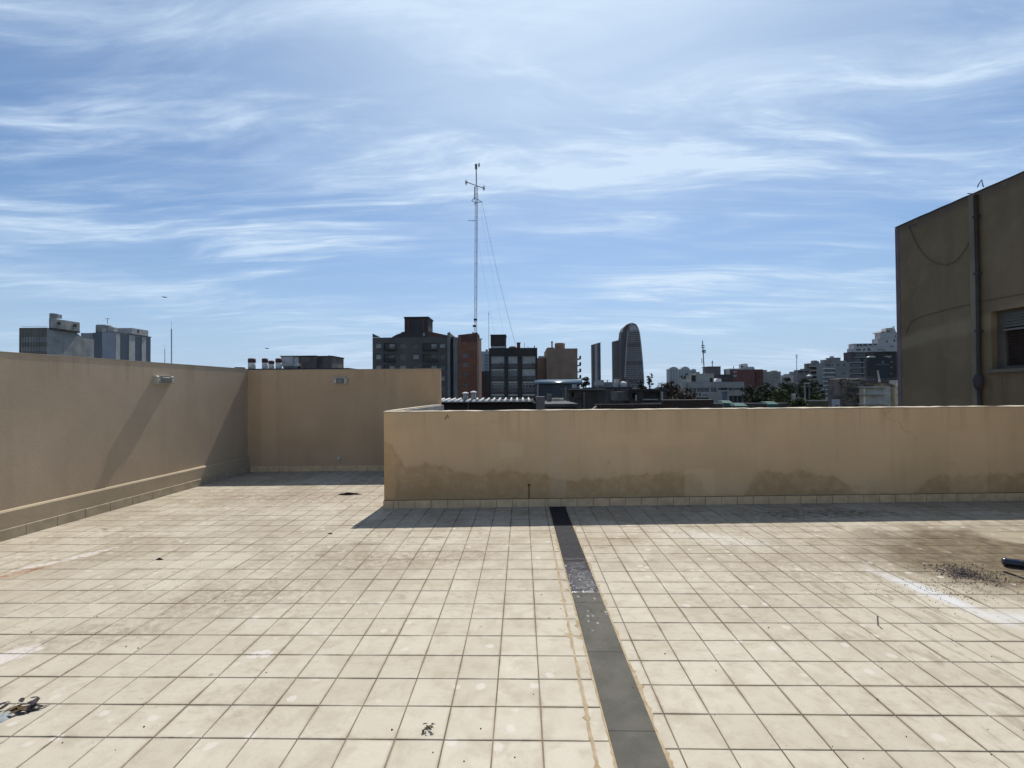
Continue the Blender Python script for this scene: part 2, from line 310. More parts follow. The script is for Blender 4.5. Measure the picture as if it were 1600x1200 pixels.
def slab_material():
    q = NT('dark_slab', 0.7, spec=0.12); o = q.xyz()
    c = q.mix(q.ramp(q.noise(5, 5, 0.6), 0.35, 0.65), (0.080, 0.075, 0.062), (0.108, 0.101, 0.084))
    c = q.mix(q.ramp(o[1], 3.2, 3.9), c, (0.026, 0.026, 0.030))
    wet = q.math('MULTIPLY', q.ramp(o[1], 3.34, 3.36), q.ramp(o[1], 4.05, 3.9))
    c = q.mix(wet, c, (0.020, 0.020, 0.030)); q.col(c)
    vo = q.n('ShaderNodeTexVoronoi'); vo.inputs['Scale'].default_value = 42; q.put(q.pos, vo.inputs['Vector'])
    drops = q.math('MULTIPLY', q.math('GREATER_THAN', q.xyz(vo.outputs['Color'])[1], 0.55), q.ramp(vo.outputs['Distance'], 0.42, 0.1))
    zone = q.math('MULTIPLY', q.ramp(o[1], 2.75, 2.95), q.ramp(o[1], 4.1, 3.85))
    h = q.math('MULTIPLY', drops, zone)
    sparkle = q.math('MULTIPLY', q.ramp(q.noise(34, 6, 0.72, 0.8, sc=(1.0, 0.55, 1)), 0.56, 0.66), q.ramp(o[1], 4.02, 3.5))
    c = q.mix(q.math('MULTIPLY', q.math('MULTIPLY', sparkle, wet), 0.75), c, (0.36, 0.36, 0.42))  # pale flecks painted in for the sun's sparkle on the wet slab
    v3 = q.n('ShaderNodeTexVoronoi'); v3.inputs['Scale'].default_value = 26; q.put(q.vec(o[0], q.math('MULTIPLY', o[1], 0.7), o[2]), v3.inputs['Vector'])
    dr = q.math('MULTIPLY', q.math('MULTIPLY', q.math('GREATER_THAN', q.xyz(v3.outputs['Color'])[0], 0.5), q.ramp(v3.outputs['Distance'], 0.28, 0.16)), q.math('MULTIPLY', q.ramp(o[1], 2.72, 2.95), q.ramp(o[1], 3.36, 3.34)))
    c = q.mix(q.math('MULTIPLY', dr, 0.8), c, (0.34, 0.34, 0.35))  # white dots painted in for the shine on droplets
    worn = q.noise(22, 7, 0.72); c = q.mix(q.math('MULTIPLY', q.ramp(worn, 0.52, 0.72), 0.35), c, (0.14, 0.132, 0.115)); q.col(c)
    q.put(q.ramp(q.math('MAXIMUM', h, wet), 0, 0.6, 0.7, 0.12), q.b.inputs['Roughness']); q.put(q.ramp(q.math('MAXIMUM', h, wet), 0, 0.6, 0.10, 0.5), q.b.inputs['Specular IOR Level'])
    q.bump(q.math('ADD', h, q.math('MULTIPLY', q.math('MULTIPLY', q.noise(48, 5, 0.65), wet), 1.5)), 0.8, 0.006)
    return q.m
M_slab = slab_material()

def plaster(name, lighter, dark, stain=None, frame=None, patches=(), axis=0):
    """rolled exterior paint; `stain` = [(x, height)...] outline of the damp rising from the floor"""
    q = NT(name, 0.9, spec=0.2); o = q.xyz()
    c = q.mix(q.ramp(q.noise(1.1, 5, 0.55, 0.4), 0.32, 0.68), lighter, dark)  # two paint tones blended by noise
    c = q.mix(q.math('MULTIPLY', q.ramp(q.noise(1.0, 6, 0.6, 0.3, sc=(5.5, 5.5, 0.7)), 0.45, 0.72), 0.30), c, tuple(x * 0.74 for x in lighter))
    c = q.mix(q.math('MULTIPLY', q.ramp(q.noise(2.2, 4, 0.5, loc=(3, 8, 1)), 0.55, 0.7), 0.22), c, (lighter[0] * 1.06, lighter[1] * 0.93, lighter[2] * 0.86))
    # rain marks running from the top edge
    if frame:
        top = frame
        run = q.math('MULTIPLY', q.ramp(q.noise(1.0, 6, 0.65, sc=(9, 9, 0.25)), 0.5, 0.72), q.ramp(o[2], top - 0.42, top - 0.01))
        c = q.mix(q.math('MULTIPLY', run, 0.5), c, (lighter[0] * 0.55, lighter[1] * 0.5, lighter[2] * 0.45))
    if stain:
        fc = q.n('ShaderNodeFloatCurve'); x0, x1 = stain[0][0], stain[-1][0]; cu = fc.mapping.curves[0]
        pts = [((x - x0) / (x1 - x0), h) for x, h in stain]
        cu.points[0].location = pts[0]; cu.points[1].location = pts[-1]
        for p_ in pts[1:-1]: cu.points.new(*p_)
        for p_ in cu.points: p_.handle_type = 'VECTOR'
        fc.mapping.update()
        q.put(q.math('DIVIDE', q.math('SUBTRACT', o[0], x0), x1 - x0), fc.inputs['Value'])
        edge = q.math('ADD', fc.outputs[0], q.math('MULTIPLY', q.math('SUBTRACT', q.noise(6.5, 6, 0.62), 0.5), 0.24))
        d = q.math('SUBTRACT', edge, o[2]); tide = q.ramp(q.noise(9, 6, 0.7), 0.30, 0.62, 0.35, 1.0)
        c = q.mix(q.math('MULTIPLY', q.ramp(d, -0.11, 0.01), 0.16), c, (lighter[0] * 0.62, lighter[1] * 0.56, lighter[2] * 0.47))
        c = q.mix(q.math('MULTIPLY', q.math('MULTIPLY', q.ramp(d, -0.016, 0.03), tide), 0.64), c, (lighter[0] * 0.56, lighter[1] * 0.50, lighter[2] * 0.42))
        c = q.mix(q.math('MULTIPLY', q.ramp(d, 0.08, 0.42), 0.34), c, (lighter[0] * 0.45, lighter[1] * 0.41, lighter[2] * 0.36))
        bloom = q.math('MULTIPLY', q.ramp(q.math('ABSOLUTE', q.math('ADD', d, 0.03)), 0.05, 0.0), q.ramp(q.noise(14, 5, 0.7), 0.5, 0.7))
        c = q.mix(q.math('MULTIPLY', bloom, 0.28), c, (lighter[0] * 1.02, lighter[1] * 1.06, lighter[2] * 1.25))
    for px0, px1, pz0, pz1, k, tone in patches:                   # rolled-over repairs, each with its own edge
        wob = q.math('MULTIPLY', q.math('SUBTRACT', q.noise(5, 4, 0.6), 0.5), 0.09); al = o[axis]
        inx = q.math('MULTIPLY', q.ramp(q.math('SUBTRACT', q.math('ADD', al, wob), px0), -0.01, 0.03), q.ramp(q.math('SUBTRACT', px1, q.math('ADD', al, wob)), -0.01, 0.03))
        inz = q.math('MULTIPLY', q.ramp(q.math('SUBTRACT', q.math('ADD', o[2], wob), pz0), -0.01, 0.03), q.ramp(q.math('SUBTRACT', pz1, q.math('ADD', o[2], wob)), -0.01, 0.03))
        c = q.mix(q.math('MULTIPLY', q.math('MULTIPLY', inx, inz), k), c, tuple(min(lighter[i] * tone[i], 0.9) for i in range(3)))
    vo = q.n('ShaderNodeTexVoronoi', feature='DISTANCE_TO_EDGE'); vo.inputs['Scale'].default_value = 0.62
    wv_ = q.n('ShaderNodeVectorMath', operation='MULTIPLY_ADD'); q.put(q.noise(3.0, 5, 0.65, out='Color'), wv_.inputs[0]); wv_.inputs[1].default_value = (0.45, 0.45, 0.45); q.put(q.pos, wv_.inputs[2]); q.put(wv_.outputs[0], vo.inputs['Vector'])
    crack = q.math('MULTIPLY', q.ramp(vo.outputs['Distance'], 0.0045, 0.0015), q.ramp(q.noise(1.6, 3), 0.50, 0.62))
    c = q.mix(q.math('MULTIPLY', crack, 0.4 if stain else 0.0), c, (lighter[0] * 0.42, lighter[1] * 0.38, lighter[2] * 0.34))
    pit = q.ramp(q.noise(26, 3, 0.5), 0.70, 0.78); c = q.mix(q.math('MULTIPLY', pit, 0.25), c, (lighter[0] * 0.5, lighter[1] * 0.46, lighter[2] * 0.4))
    q.col(c)
    q.bump(q.math('ADD', q.noise(38, 4, 0.6), q.math('MULTIPLY', q.noise(4, 3), 0.8)), 0.22, 0.006)
    return q.m
PALEW, DARKW = (0.735, 0.52, 0.30), (0.64, 0.45, 0.257)
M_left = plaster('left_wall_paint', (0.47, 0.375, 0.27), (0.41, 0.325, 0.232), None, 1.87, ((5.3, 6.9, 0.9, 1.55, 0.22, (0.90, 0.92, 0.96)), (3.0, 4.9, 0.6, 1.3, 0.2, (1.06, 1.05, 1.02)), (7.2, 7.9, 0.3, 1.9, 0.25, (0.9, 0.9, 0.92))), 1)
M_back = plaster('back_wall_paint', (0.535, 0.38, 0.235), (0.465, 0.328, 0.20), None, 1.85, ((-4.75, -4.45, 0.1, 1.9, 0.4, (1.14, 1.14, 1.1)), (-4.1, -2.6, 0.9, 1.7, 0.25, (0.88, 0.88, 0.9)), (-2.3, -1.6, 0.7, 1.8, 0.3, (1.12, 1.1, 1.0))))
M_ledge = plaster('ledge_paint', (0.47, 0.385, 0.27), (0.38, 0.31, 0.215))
M_front = plaster('front_wall_paint', PALEW, DARKW, [(-1.75, 0.95), (-1.62, 0.80), (-1.45, 0.52), (-1.2, 0.54), (-0.95, 0.50), (-0.72, 0.44), (-0.55, 0.36),
    (-0.35, 0.47), (-0.12, 0.44), (0.05, 0.42), (0.2, 0.40), (0.5, 0.32), (0.9, 0.34), (1.3, 0.37), (1.7, 0.40), (2.15, 0.42), (2.35, 0.10), (2.75, 0.10), (2.95, 0.38), (3.4, 0.40),
    (3.9, 0.36), (4.2, 0.13), (4.9, 0.10), (5.2, 0.33), (5.7, 0.33), (6.4, 0.36), (8.4, 0.3)], 1.19, ((0.33, 0.55, -0.1, 1.3, 0.40, (0.90, 0.95, 1.06)), (2.02, 2.42, -0.1, 0.46, 0.45, (1.06, 1.08, 1.1)), (0.9, 2.3, 0.74, 0.92, 0.28, (1.08, 1.06, 1.02)), (-0.28, 0.02, 0.60, 0.82, 0.35, (1.0, 1.06, 1.14)), (3.6, 4.6, 0.5, 1.05, 0.25, (0.86, 0.87, 0.9)), (5.4, 5.9, 0.1, 0.9, 0.3, (1.05, 1.05, 1.08)), (-1.72, -1.56, 0.1, 1.2, 0.3, (1.1, 0.98, 0.85))))
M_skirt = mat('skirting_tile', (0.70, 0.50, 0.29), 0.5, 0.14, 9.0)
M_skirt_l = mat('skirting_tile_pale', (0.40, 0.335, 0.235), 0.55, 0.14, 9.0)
M_cement = mat('bare_cement', (0.36, 0.35, 0.335), 0.95, 0.25, 7.0)
M_cap = mat('wall_cap_paint', (0.52, 0.44, 0.32), 0.9, 0.15, 6.0)

# ------------------------------------------------------------------ terrace floor: base with grout, every tile above it
def wy(x): return 5.715 + 0.040 * (x + 1.70)                    # line of the front parapet's foot
def by(x): return 8.36 + 0.030 * (x + 4.9)                      # line of the back wall's foot
def lx(y): return -5.14 + 0.050 * (y - 4.5)                     # face of the left ledge
XR = 9.0
fb = MB(); pz = -0.004
fb.poly([(-5.6, -4, -12), (XR, -4, -12), (XR, wy(XR) + 0.15, -12), (-1.5, wy(-1.5) + 0.15, -12), (-1.5, 8.7, -12), (-5.6, 8.7, -12)], (0, 0, 12 + pz))
floor = obj('terrace_floor', fb, M_grout, None, 'structure', 'cream tiled terrace floor between tan parapet walls', at=(0, 3, 0))
GAP = 0.0046
def tile_mb(w, d):
    a, b = w / 2 - GAP / 2, d / 2 - GAP / 2; e = 0.0018; m = MB()
    top = [(-a+e, -b+e, 0), (a-e, -b+e, 0), (a-e, b-e, 0), (-a+e, b-e, 0)]; mid = [(-a, -b, -e), (a, -b, -e), (a, b, -e), (-a, b, -e)]
    low = [(x, y, -0.007) for x, y, _ in mid]
    m.add(top + mid + low, [(0,1,2,3)] + [(4+i, 4+(i+1)%4, (i+1)%4, i) for i in range(4)] + [(8+i, 8+(i+1)%4, 4+(i+1)%4, 4+i) for i in range(4)])
    return m
tiles = []                                                      # (x, y, w, d)
S0 = (0.354, 2.15); SK = -0.0074                                # strip: left edge at a place, sideways drift per metre
for i in range(-27, 3):
    for j in range(-30, 33):
        x0, y0 = TX_L + i * TS_L, TY_L + j * TS_L; w = TS_L
        if i == 1: w = 0.09                                     # the narrow cut column beside the strip
        if i > 1: continue
        x, y = x0 + w / 2, y0 + TS_L / 2
        if x < lx(y) - 0.16 or y > by(x) + 0.1 or (x > -1.62 and y > wy(x) + 0.1): continue
        tiles.append((x, y, w, TS_L))
for i in range(-1, 42):
    for j in range(-30, 20):
        x0, y0 = TX_R + i * TS_R, TY_R + j * TS_R; w = TS_R
        if i == -1: x0, w = 0.535, TX_R - 0.535
        x, y = x0 + w / 2, y0 + TS_R / 2
        if y > wy(x) + 0.1 or x > XR - 0.1: continue
        tiles.append((x, y, w, TS_R))
def shown(t):
    x, y, w, d = t
    if y < 0.5: return 0
    q = [proj((x + a * w / 2, y + b * d / 2, 0)) for a, b in ((-1,-1),(1,-1),(1,1),(-1,1))]
    q = [(min(max(u, 0), 1600), min(max(v, 0), 1200)) for u, v in q]
    return abs(sum(q[k][0] * q[(k+1)%4][1] - q[(k+1)%4][0] * q[k][1] for k in range(4))) / 2
tiles.sort(key=shown, reverse=True)
_tm = {}
rest = MB()
rng = random.Random(3)
for k, (x, y, w, d) in enumerate(tiles):
    dz = rng.uniform(-0.0007, 0.0007); tx, ty, tw = (rng.gauss(0, 0.0016) for _ in range(3))
    key = (round(w, 3), round(d, 3))
    if key not in _tm: _tm[key] = tile_mb(w, d)
    if k < 300:
        if not hasattr(_tm[key], 'me'): _tm[key].me = _tm[key].mesh('tile'); _tm[key].me.materials.append(M_tile)
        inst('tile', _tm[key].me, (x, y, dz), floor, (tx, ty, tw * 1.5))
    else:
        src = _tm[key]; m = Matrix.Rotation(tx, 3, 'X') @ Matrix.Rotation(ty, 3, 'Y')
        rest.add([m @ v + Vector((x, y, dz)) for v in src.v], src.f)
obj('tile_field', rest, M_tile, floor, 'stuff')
# dark strip of long slabs running to the parapet
ys = [-3.4, -2.8, -2.2, -1.6, -1.0, -0.4, 0.2, 0.8, 1.4, 1.995, 2.59, 3.185, 3.78, 4.375, 4.97, 5.565, wy(0.43) - 0.004]
def sx(y): return S0[0] + SK * (y - S0[1])
for a, b in zip(ys[:-1], ys[1:]):
    g = 0.0016; m = MB(); z1 = 0.004 + rng.uniform(-0.0006, 0.0006)
    m.poly([(sx(a) , a + g, -0.006), (sx(a) + 0.198, a + g, -0.006), (sx(b) + 0.198, b - g, -0.006), (sx(b), b - g, -0.006)], (0, 0, z1 + 0.006))
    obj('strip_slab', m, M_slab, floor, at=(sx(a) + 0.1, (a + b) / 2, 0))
def ragged(xf, y0, y1, w, seed, step=0.02, z=0.0016):
    rg = random.Random(seed); m = MB(); L = []; RR = []; y = y0; amp = 0
    while y < y1:
        amp = amp * 0.75 + rg.gauss(0, 0.3) * w
        big = w * rg.uniform(1.2, 3.0) if rg.random() < 0.05 else 0
        L.append((xf(y) - w * rg.uniform(0.3, 0.7) - max(amp, 0) - big, y)); RR.append((xf(y) + w * rg.uniform(0.3, 0.7) + max(-amp, 0) + big * 0.4, y)); y += step
    n = len(L)
    vs = [(x, y, z) for x, y in L] + [(x, y, z) for x, y in RR] + [(x - 0.002, y, -0.003) for x, y in L] + [(x + 0.002, y, -0.003) for x, y in RR]
    fs = []
    for i in range(n - 1): fs += [(i, n+i, n+i+1, i+1), (2*n+i, i, i+1, 2*n+i+1), (n+i, 3*n+i, 3*n+i+1, n+i+1)]
    return m.add(vs, fs)
obj('mortar_seam', ragged(lambda y: sx(y) - 0.002, 0.6, 5.7, 0.013, 1), M_mortar, floor, at=(0.35, 3, 0))
obj('mortar_seam', ragged(lambda y: sx(y) + 0.2, 0.6, 5.7, 0.016, 2), M_mortar, floor, at=(0.55, 3, 0))
obj('mortar_seam', ragged(lambda y: TX_L + TS_L, 0.6, 4.2, 0.010, 5), M_mortar, floor, at=(0.28, 3, 0))

# ------------------------------------------------------------------ parapet walls
TH = 0.16
m = MB(); xa, xb = -1.705, XR
m.poly([(xa, wy(xa), 0), (xb, wy(xb), 0), (xb, wy(xb) + TH, 0), (xa, wy(xa) + TH, 0)], (0, 0, 1.185))
front = obj('front_parapet', m, M_front, at=(2.3, 5.9, 0)); tag(front, 'low tan parapet wall with damp stains across the terrace', 'parapet wall')
def uneven_cap(pts_in, pts_out, z0, h, seed, jz=0.0022, jx=0.0018):
    """a hand-floated cap: inner and outer edge polylines, top slightly wavy"""
    rg = random.Random(seed); n = len(pts_in); m = MB(); vs = []
    for (x0, y0), (x1, y1) in zip(pts_out, pts_in):
        a, b = rg.gauss(0, jz), rg.gauss(0, jz); c, d = rg.gauss(0, jx), rg.gauss(0, jx)
        vs += [(x0, y0 + c, z0), (x0, y0 + c, z0 + h + a - 0.003), (x0, y0 + c + 0.004, z0 + h + a), (x1, y1 + d, z0 + h + b), (x1, y1 + d, z0)]
    fs = [(5*i + k, 5*i + 5 + k, 5*i + 6 + k, 5*i + k + 1) for i in range(n - 1) for k in range(4)] + [(4, 3, 2, 1, 0), tuple(5*(n-1) + k for k in range(5))]
    return m.add(vs, fs)
xs_ = [xa - 0.006 + (xb - xa + 0.006) * i / 110 for i in range(111)]
m = uneven_cap([(x, wy(x) + TH + 0.006) for x in xs_], [(x, wy(x) - 0.005) for x in xs_], 1.186, 0.013, 3)
obj('coping', m, M_cap, front)
m = MB(); m.poly([(-1.70, wy(-1.7) + TH + 0.002, 0), (-1.60, wy(-1.5) + TH + 0.002, 0), (-1.42, by(-1.42) - 0.004, 0), (-1.52, by(-1.52) - 0.004, 0)], (0, 0, 1.19))
ret = obj('side_parapet', m, M_cement, at=(-1.6, 7, 0)); tag(ret, 'bare grey cement parapet running back from the low tan wall', 'parapet wall')
m = MB(); m.poly([(-1.706, wy(-1.7) + TH + 0.01, 1.192), (-1.62, wy(-1.5) + TH + 0.01, 1.192), (-1.47, by(-1.47) - 0.006, 1.192), (-1.526, by(-1.53) - 0.006, 1.192)], (0, 0, 0.014))
obj('coping', m, M_cap, ret)
m = MB(); ba, bb = -5.3, -1.495
m.poly([(ba, by(ba), 0), (bb, by(bb), 0), (bb, by(bb) + 0.18, 0), (ba, by(ba) + 0.18, 0)], (0, 0, 1.848))
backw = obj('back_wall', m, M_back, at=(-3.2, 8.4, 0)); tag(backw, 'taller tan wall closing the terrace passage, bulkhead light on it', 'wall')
m = MB(); m.poly([(ba, by(ba) - 0.004, 1.85), (bb + 0.004, by(bb) - 0.004, 1.85), (bb + 0.004, by(bb) + 0.184, 1.85), (ba, by(ba) + 0.184, 1.85)], (0, 0, 0.006))
obj('coping', m, M_cap, backw)
m = MB(); ya, yb = -4.0, by(-5.0) - 0.001
def ux(y): return lx(y) - 0.040
m.poly([(ux(ya), ya, 0), (ux(yb), yb, 0), (ux(yb) - 0.2, yb, 0), (ux(ya) - 0.2, ya, 0)][::-1], (0, 0, 1.868))
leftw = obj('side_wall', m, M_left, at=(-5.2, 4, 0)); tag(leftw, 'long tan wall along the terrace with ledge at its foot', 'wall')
m = MB()
sec = [(0.0, 0.0), (0.0, 0.272), (-0.010, 0.288), (-0.0385, 0.292), (-0.0385, 0.0)]     # ledge section: out from ux by x, z
vs = []
for y in (ya, yb): vs += [(lx(y) + dx, y, z) for dx, z in sec]
m.add(vs, [(4,3,2,1,0), (5,6,7,8,9)] + [(i, (i+1) % 5, (i+1) % 5 + 5, i + 5) for i in range(5)])
obj('ledge', m, M_ledge, leftw)
m = MB(); m.poly([(ux(ya) + 0.004, ya, 1.87), (ux(yb) + 0.004, yb, 1.87), (ux(yb) - 0.204, yb, 1.87), (ux(ya) - 0.204, ya, 1.87)][::-1], (0, 0, 0.006))
obj('coping', m, M_cap, leftw)
# skirting tiles, one by one
def skirt(parent, p0, p1, out, pitch, start, material, h=0.10, cuts=()):
    p0, p1, out = Vector(p0), Vector(p1), Vector(out); L = (p1 - p0).length; t = (p1 - p0) / L
    marks = [0.0]; s = start
    while s < L: marks.append(s); s += pitch
    marks = sorted(set(marks + list(cuts))); marks.append(L); cache = {}
    for a, b in zip(marks[:-1], marks[1:]):
        w = round(b - a - 0.006, 3)
        if w < 0.02: continue
        if w not in cache:
            q = MB(); e = 0.002; o2 = out * 0.012
            f0 = [-t * w / 2, t * w / 2]
            lo = [f0[0] + o2, f0[1] + o2]; zt = Vector((0, 0, h)); e3 = Vector((0, 0, e))
            vs = [f0[0], lo[0], lo[1], f0[1], f0[0] + zt, lo[0] + zt - e3 , lo[1] + zt - e3, f0[1] + zt]
            q.add(vs, [(0,1,5,4), (1,2,6,5), (2,3,7,6), (4,5,6,7), (0,3,2,1)]); cache[w] = q.mesh('skirting_tile'); cache[w].materials.append(material)
        inst('skirting_tile', cache[w], p0 + t * (a + b) / 2 + out * rng.uniform(0.0004, 0.0022) + Vector((0, 0, 0.001 + rng.uniform(0, 0.0015))), parent)
nf = Vector((0.04, -1, 0)).normalized()
skirt(front, (-1.715, wy(-1.715), 0), (XR - 0.1, wy(XR - 0.1), 0), nf, 0.2005, 0.19, M_skirt, 0.098, (0.13, 2.03))
skirt(front, (xa, wy(xa) + TH, 0), (xa, wy(xa), 0), (-1, 0, 0), 0.2, 0.2, M_skirt, 0.098)
skirt(backw, (-4.935, by(-4.935), 0), (-1.72, by(-1.72), 0), Vector((0.03, -1, 0)).normalized(), 0.2, 0.13, M_skirt, 0.10)
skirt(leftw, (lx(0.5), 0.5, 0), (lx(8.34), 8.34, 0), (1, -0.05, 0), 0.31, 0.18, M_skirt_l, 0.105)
m = MB()                                                        # dirt-dark sealing bead above the front skirting
m.poly([(xa, wy(xa) - 0.005, 0.0995), (XR - 0.2, wy(XR - 0.2) - 0.005, 0.0995), (XR - 0.2, wy(XR - 0.2) + 0.001, 0.0995), (xa, wy(xa) + 0.001, 0.0995)], (0, 0, 0.006))
obj('joint_line', m, M_grout, front)

# ------------------------------------------------------------------ fittings on the terrace walls
M_cast = mat('cast_aluminium', (0.50, 0.49, 0.43), 0.5, 0.15, 30, 0.2)
M_lens = mat('ribbed_glass', (0.20, 0.205, 0.19), 0.25, 0.15, 30)
M_black = mat('black_plastic', (0.02, 0.02, 0.022), 0.5)
M_rust = mat('rusty_iron', (0.085, 0.045, 0.025), 0.8, 0.3, 40)
def bulkhead(origin, u, n, L, H, label):
    """u along the wall, n out of it"""
    o = Vector(origin); u = Vector(u).normalized(); n = Vector(n).normalized(); up = Vector((0, 0, 1))
    t = thing('wall_lamp', label, 'wall lamp', o - up * H / 2, 'bulkhead lights on the terrace walls')
    def bx(a0, a1, d0, d1, z0, z1, bev=0.0, m=None):
        m = m or MB(); pts = [(d0, z0), (d1, z0 + bev), (d1, z1 - bev), (d0, z1)]
        return m.poly([o + u * a0 + n * d + up * z for d, z in pts], u * (a1 - a0))
    h = H / 2
    obj('back_plate', bx(-L/2, L/2, 0.0, 0.022, -h, h), M_cast, t)
    for s in (-1, 1):
        a = s * (L/2 - 0.024); e = obj('end_cap', bx(a - 0.022, a + 0.022, 0.023, 0.058, -h + 0.004, h - 0.004, 0.012), M_cast, t)
        for zc in (-0.03, 0.03):
            mm = MB(); mm.poly([o + u * (a + 0.007 * math.cos(k)) + n * 0.0585 + up * (zc + 0.007 * math.sin(k)) for k in [i * math.pi / 4 for i in range(8)]], n * 0.004); obj('screw', mm, M_rust, e)
    w = L/2 - 0.049; z_ = h - 0.014; lm = MB()
    lm.add([o + u * (sx_ * w * f) + n * d + up * (sz * z_ * g) for d, f, g in ((0.023, 1, 1), (0.05, 0.97, 0.95), (0.078, 0.55, 0.6)) for sx_, sz in ((-1,-1),(1,-1),(1,1),(-1,1))],
           [(8,9,10,11)] + [(r_ + k, r_ + (k+1) % 4, r_ + 4 + (k+1) % 4, r_ + 4 + k) for r_ in (0, 4) for k in range(4)])
    lens = obj('lens', lm, M_lens, t)
    for k in range(5):
        zc = (k - 2) * (H - 0.07) / 5; obj('rib', bx(-w * 0.6, w * 0.6, 0.074, 0.0815, zc * 0.75 - 0.003, zc * 0.75 + 0.003), M_lens, lens)
    obj('hood', bx(-w - 0.001, w + 0.001, 0.023, 0.058, h - 0.012, h - 0.002), M_cast, t)
bulkhead((ux(6.47) , 6.47, 1.634), (0.05, 1, 0), (1, -0.05, 0), 0.29, 0.118, 'weathered bulkhead light on the long side wall casting a streak of shade')
bulkhead((-3.287, by(-3.287), 1.640), (1, 0.03, 0), (0.03, -1, 0), 0.235, 0.118, 'dark bulkhead light on the shaded wall closing the passage')
c = P(530, 716, by(-3.2)); t = thing('pipe_stub', 'small pale pipe stub sticking out low on the shaded wall', 'pipe', c)
obj('pipe', MB().tube([c + Vector((0, 0.01, 0)), c + Vector((0, -0.05, -0.004)), c + Vector((0.006, -0.075, -0.012))], 0.017, 10), mat('white_pvc', (0.62, 0.6, 0.55), 0.5), t)
obj('collar', MB().tube([c + Vector((0, -0.002, 0)), c + Vector((0, -0.014, 0))], 0.026, 12), M_cast, t)
c = P(826.5, 778, wy(0.08)); c.z = 0.1; t = thing('iron_rod', 'thin rusty rod with flat head against the stained parapet', 'rod', c)
obj('shaft', MB().tube([c + Vector((0, -0.010, 0)), c + Vector((0.002, -0.010, 0.165))], 0.0055, 8), M_rust, t)
obj('head', MB().tube([c + Vector((0.002, -0.010, 0.166)), c + Vector((0.002, -0.010, 0.184))], [0.011, 0.016], 10), M_rust, t)
c = P(697, 651, wy(-0.9)); t = thing('wire_hook', 'short dark wire stub hanging at the top of the tan parapet', 'wire', c)
obj('wire', MB().tube([c + Vector((0.02, -0.004, 0.025)), c + Vector((0.01, -0.012, 0)), c + Vector((-0.012, -0.016, -0.035))], 0.004, 6), M_black, t)
obj('wire', MB().tube([c + Vector((0.03, -0.004, 0.005)), c + Vector((0.036, -0.012, -0.015))], 0.003, 6), M_black, t)

# ------------------------------------------------------------------ things lying on the floor
# dark tube lying at the right
M_tube = NT('dark_blue_plastic', 0.22, spec=0.6).col((0.012, 0.016, 0.035)).m
a = G(1566, 884); d = Vector((0.88, -0.47, 0)).normalized(); r = 0.031
a = Vector((a.x, a.y, r + 0.004)); t = thing('plastic_tube', 'thick dark blue plastic tube lying on the muddy tiles', 'tube', (a.x, a.y, 0.004))
m = MB(); prof = [(0.0, r * 0.7), (0.006, r * 0.93), (0.014, r), (1.3, r), (1.306, r * 0.9)]
obj('tube_body', m.tube([a + d * s for s, _ in prof], [q for _, q in prof], 24), M_tube, t)
obj('end_ring', MB().tube([a + d * 0.10, a + d * 0.104, a + d * 0.116, a + d * 0.12], [r + 0.0005, r + 0.003, r + 0.003, r + 0.0005], 24), M_black, t)
p0, p1 = G(1568, 894), G(1660, 925)
tag(obj('black_strand', MB().tube([p0 + Vector((0, 0, 0.006)), (p0 + p1) / 2 + Vector((0, 0.02, 0.006)), p1 + Vector((0, 0, 0.006))], 0.005, 6), M_black), 'thin black strand on the tiles beside the dark tube', 'wire')  # thin dark strand along the near side of the tube
c = G(1372, 977); t = thing('floor_pin', 'short thin metal pin standing on the cream tiles', 'pin', c)
obj('pin_shaft', MB().tube([c + Vector((0, 0, -0.003)), c + Vector((-0.002, 0, 0.052))], 0.0042, 8), mat('dull_steel', (0.24, 0.22, 0.22), 0.5, metal=0.5), t)
obj('pin_head', MB().tube([c + Vector((-0.002, 0, 0.052)), c + Vector((-0.002, 0, 0.058))], 0.0065, 10), mat('dull_steel', (0.2, 0.2, 0.2)), t)
def crumple(name, c, rx, ry, h, seed, material, seg=18, rings=6, jag=0.45):
    m = MB(); vs = []; fs = []; rg = random.Random(seed); ph = [rg.uniform(0, 6.28) for _ in range(4)]
    for i in range(rings + 1):
        f = i / rings
        for k in range(seg):
            w = 2 * math.pi * k / seg; s = 1 + jag * (0.5 * math.sin(2*w + ph[0]) + 0.35 * math.sin(3*w + ph[1]) + 0.3 * math.sin(5*w + ph[2])) * f
            z = h * (1 - f ** 1.7) * (0.65 + 0.5 * noise.noise(Vector((math.cos(w) * f * 2.3 + seed, math.sin(w) * f * 2.3, 1)))) if i < rings else 0
            vs.append(Vector(c) + Vector((rx * f * s * math.cos(w), ry * f * s * math.sin(w), max(z, 0) + 0.0012)))
    for i in range(rings):
        for k in range(seg): k2 = (k+1) % seg; fs.append((i*seg+k, i*seg+k2, (i+1)*seg+k2, (i+1)*seg+k))
    return obj(name, m.add(vs, fs, True), material, at=c)
M_rag = mat('dark_rag', (0.014, 0.010, 0.013), 0.95, 0.3, 30, spec=0.0)
tag(crumple('rag', G(545, 772.5), 0.135, 0.06, 0.035, 4, M_rag), 'dark crumpled rag by the end of the tan parapet', 'rag')
tag(crumple('dirt_clod', G(249, 874), 0.03, 0.02, 0.016, 9, M_rag, 12, 4), 'small dark clod on bare tiles toward the long side wall', 'clod')
tag(crumple('dirt_clod', G(516, 834), 0.026, 0.016, 0.012, 12, M_rag, 12, 4), 'small dark clod on tiles near the parapet shadow tip', 'clod')
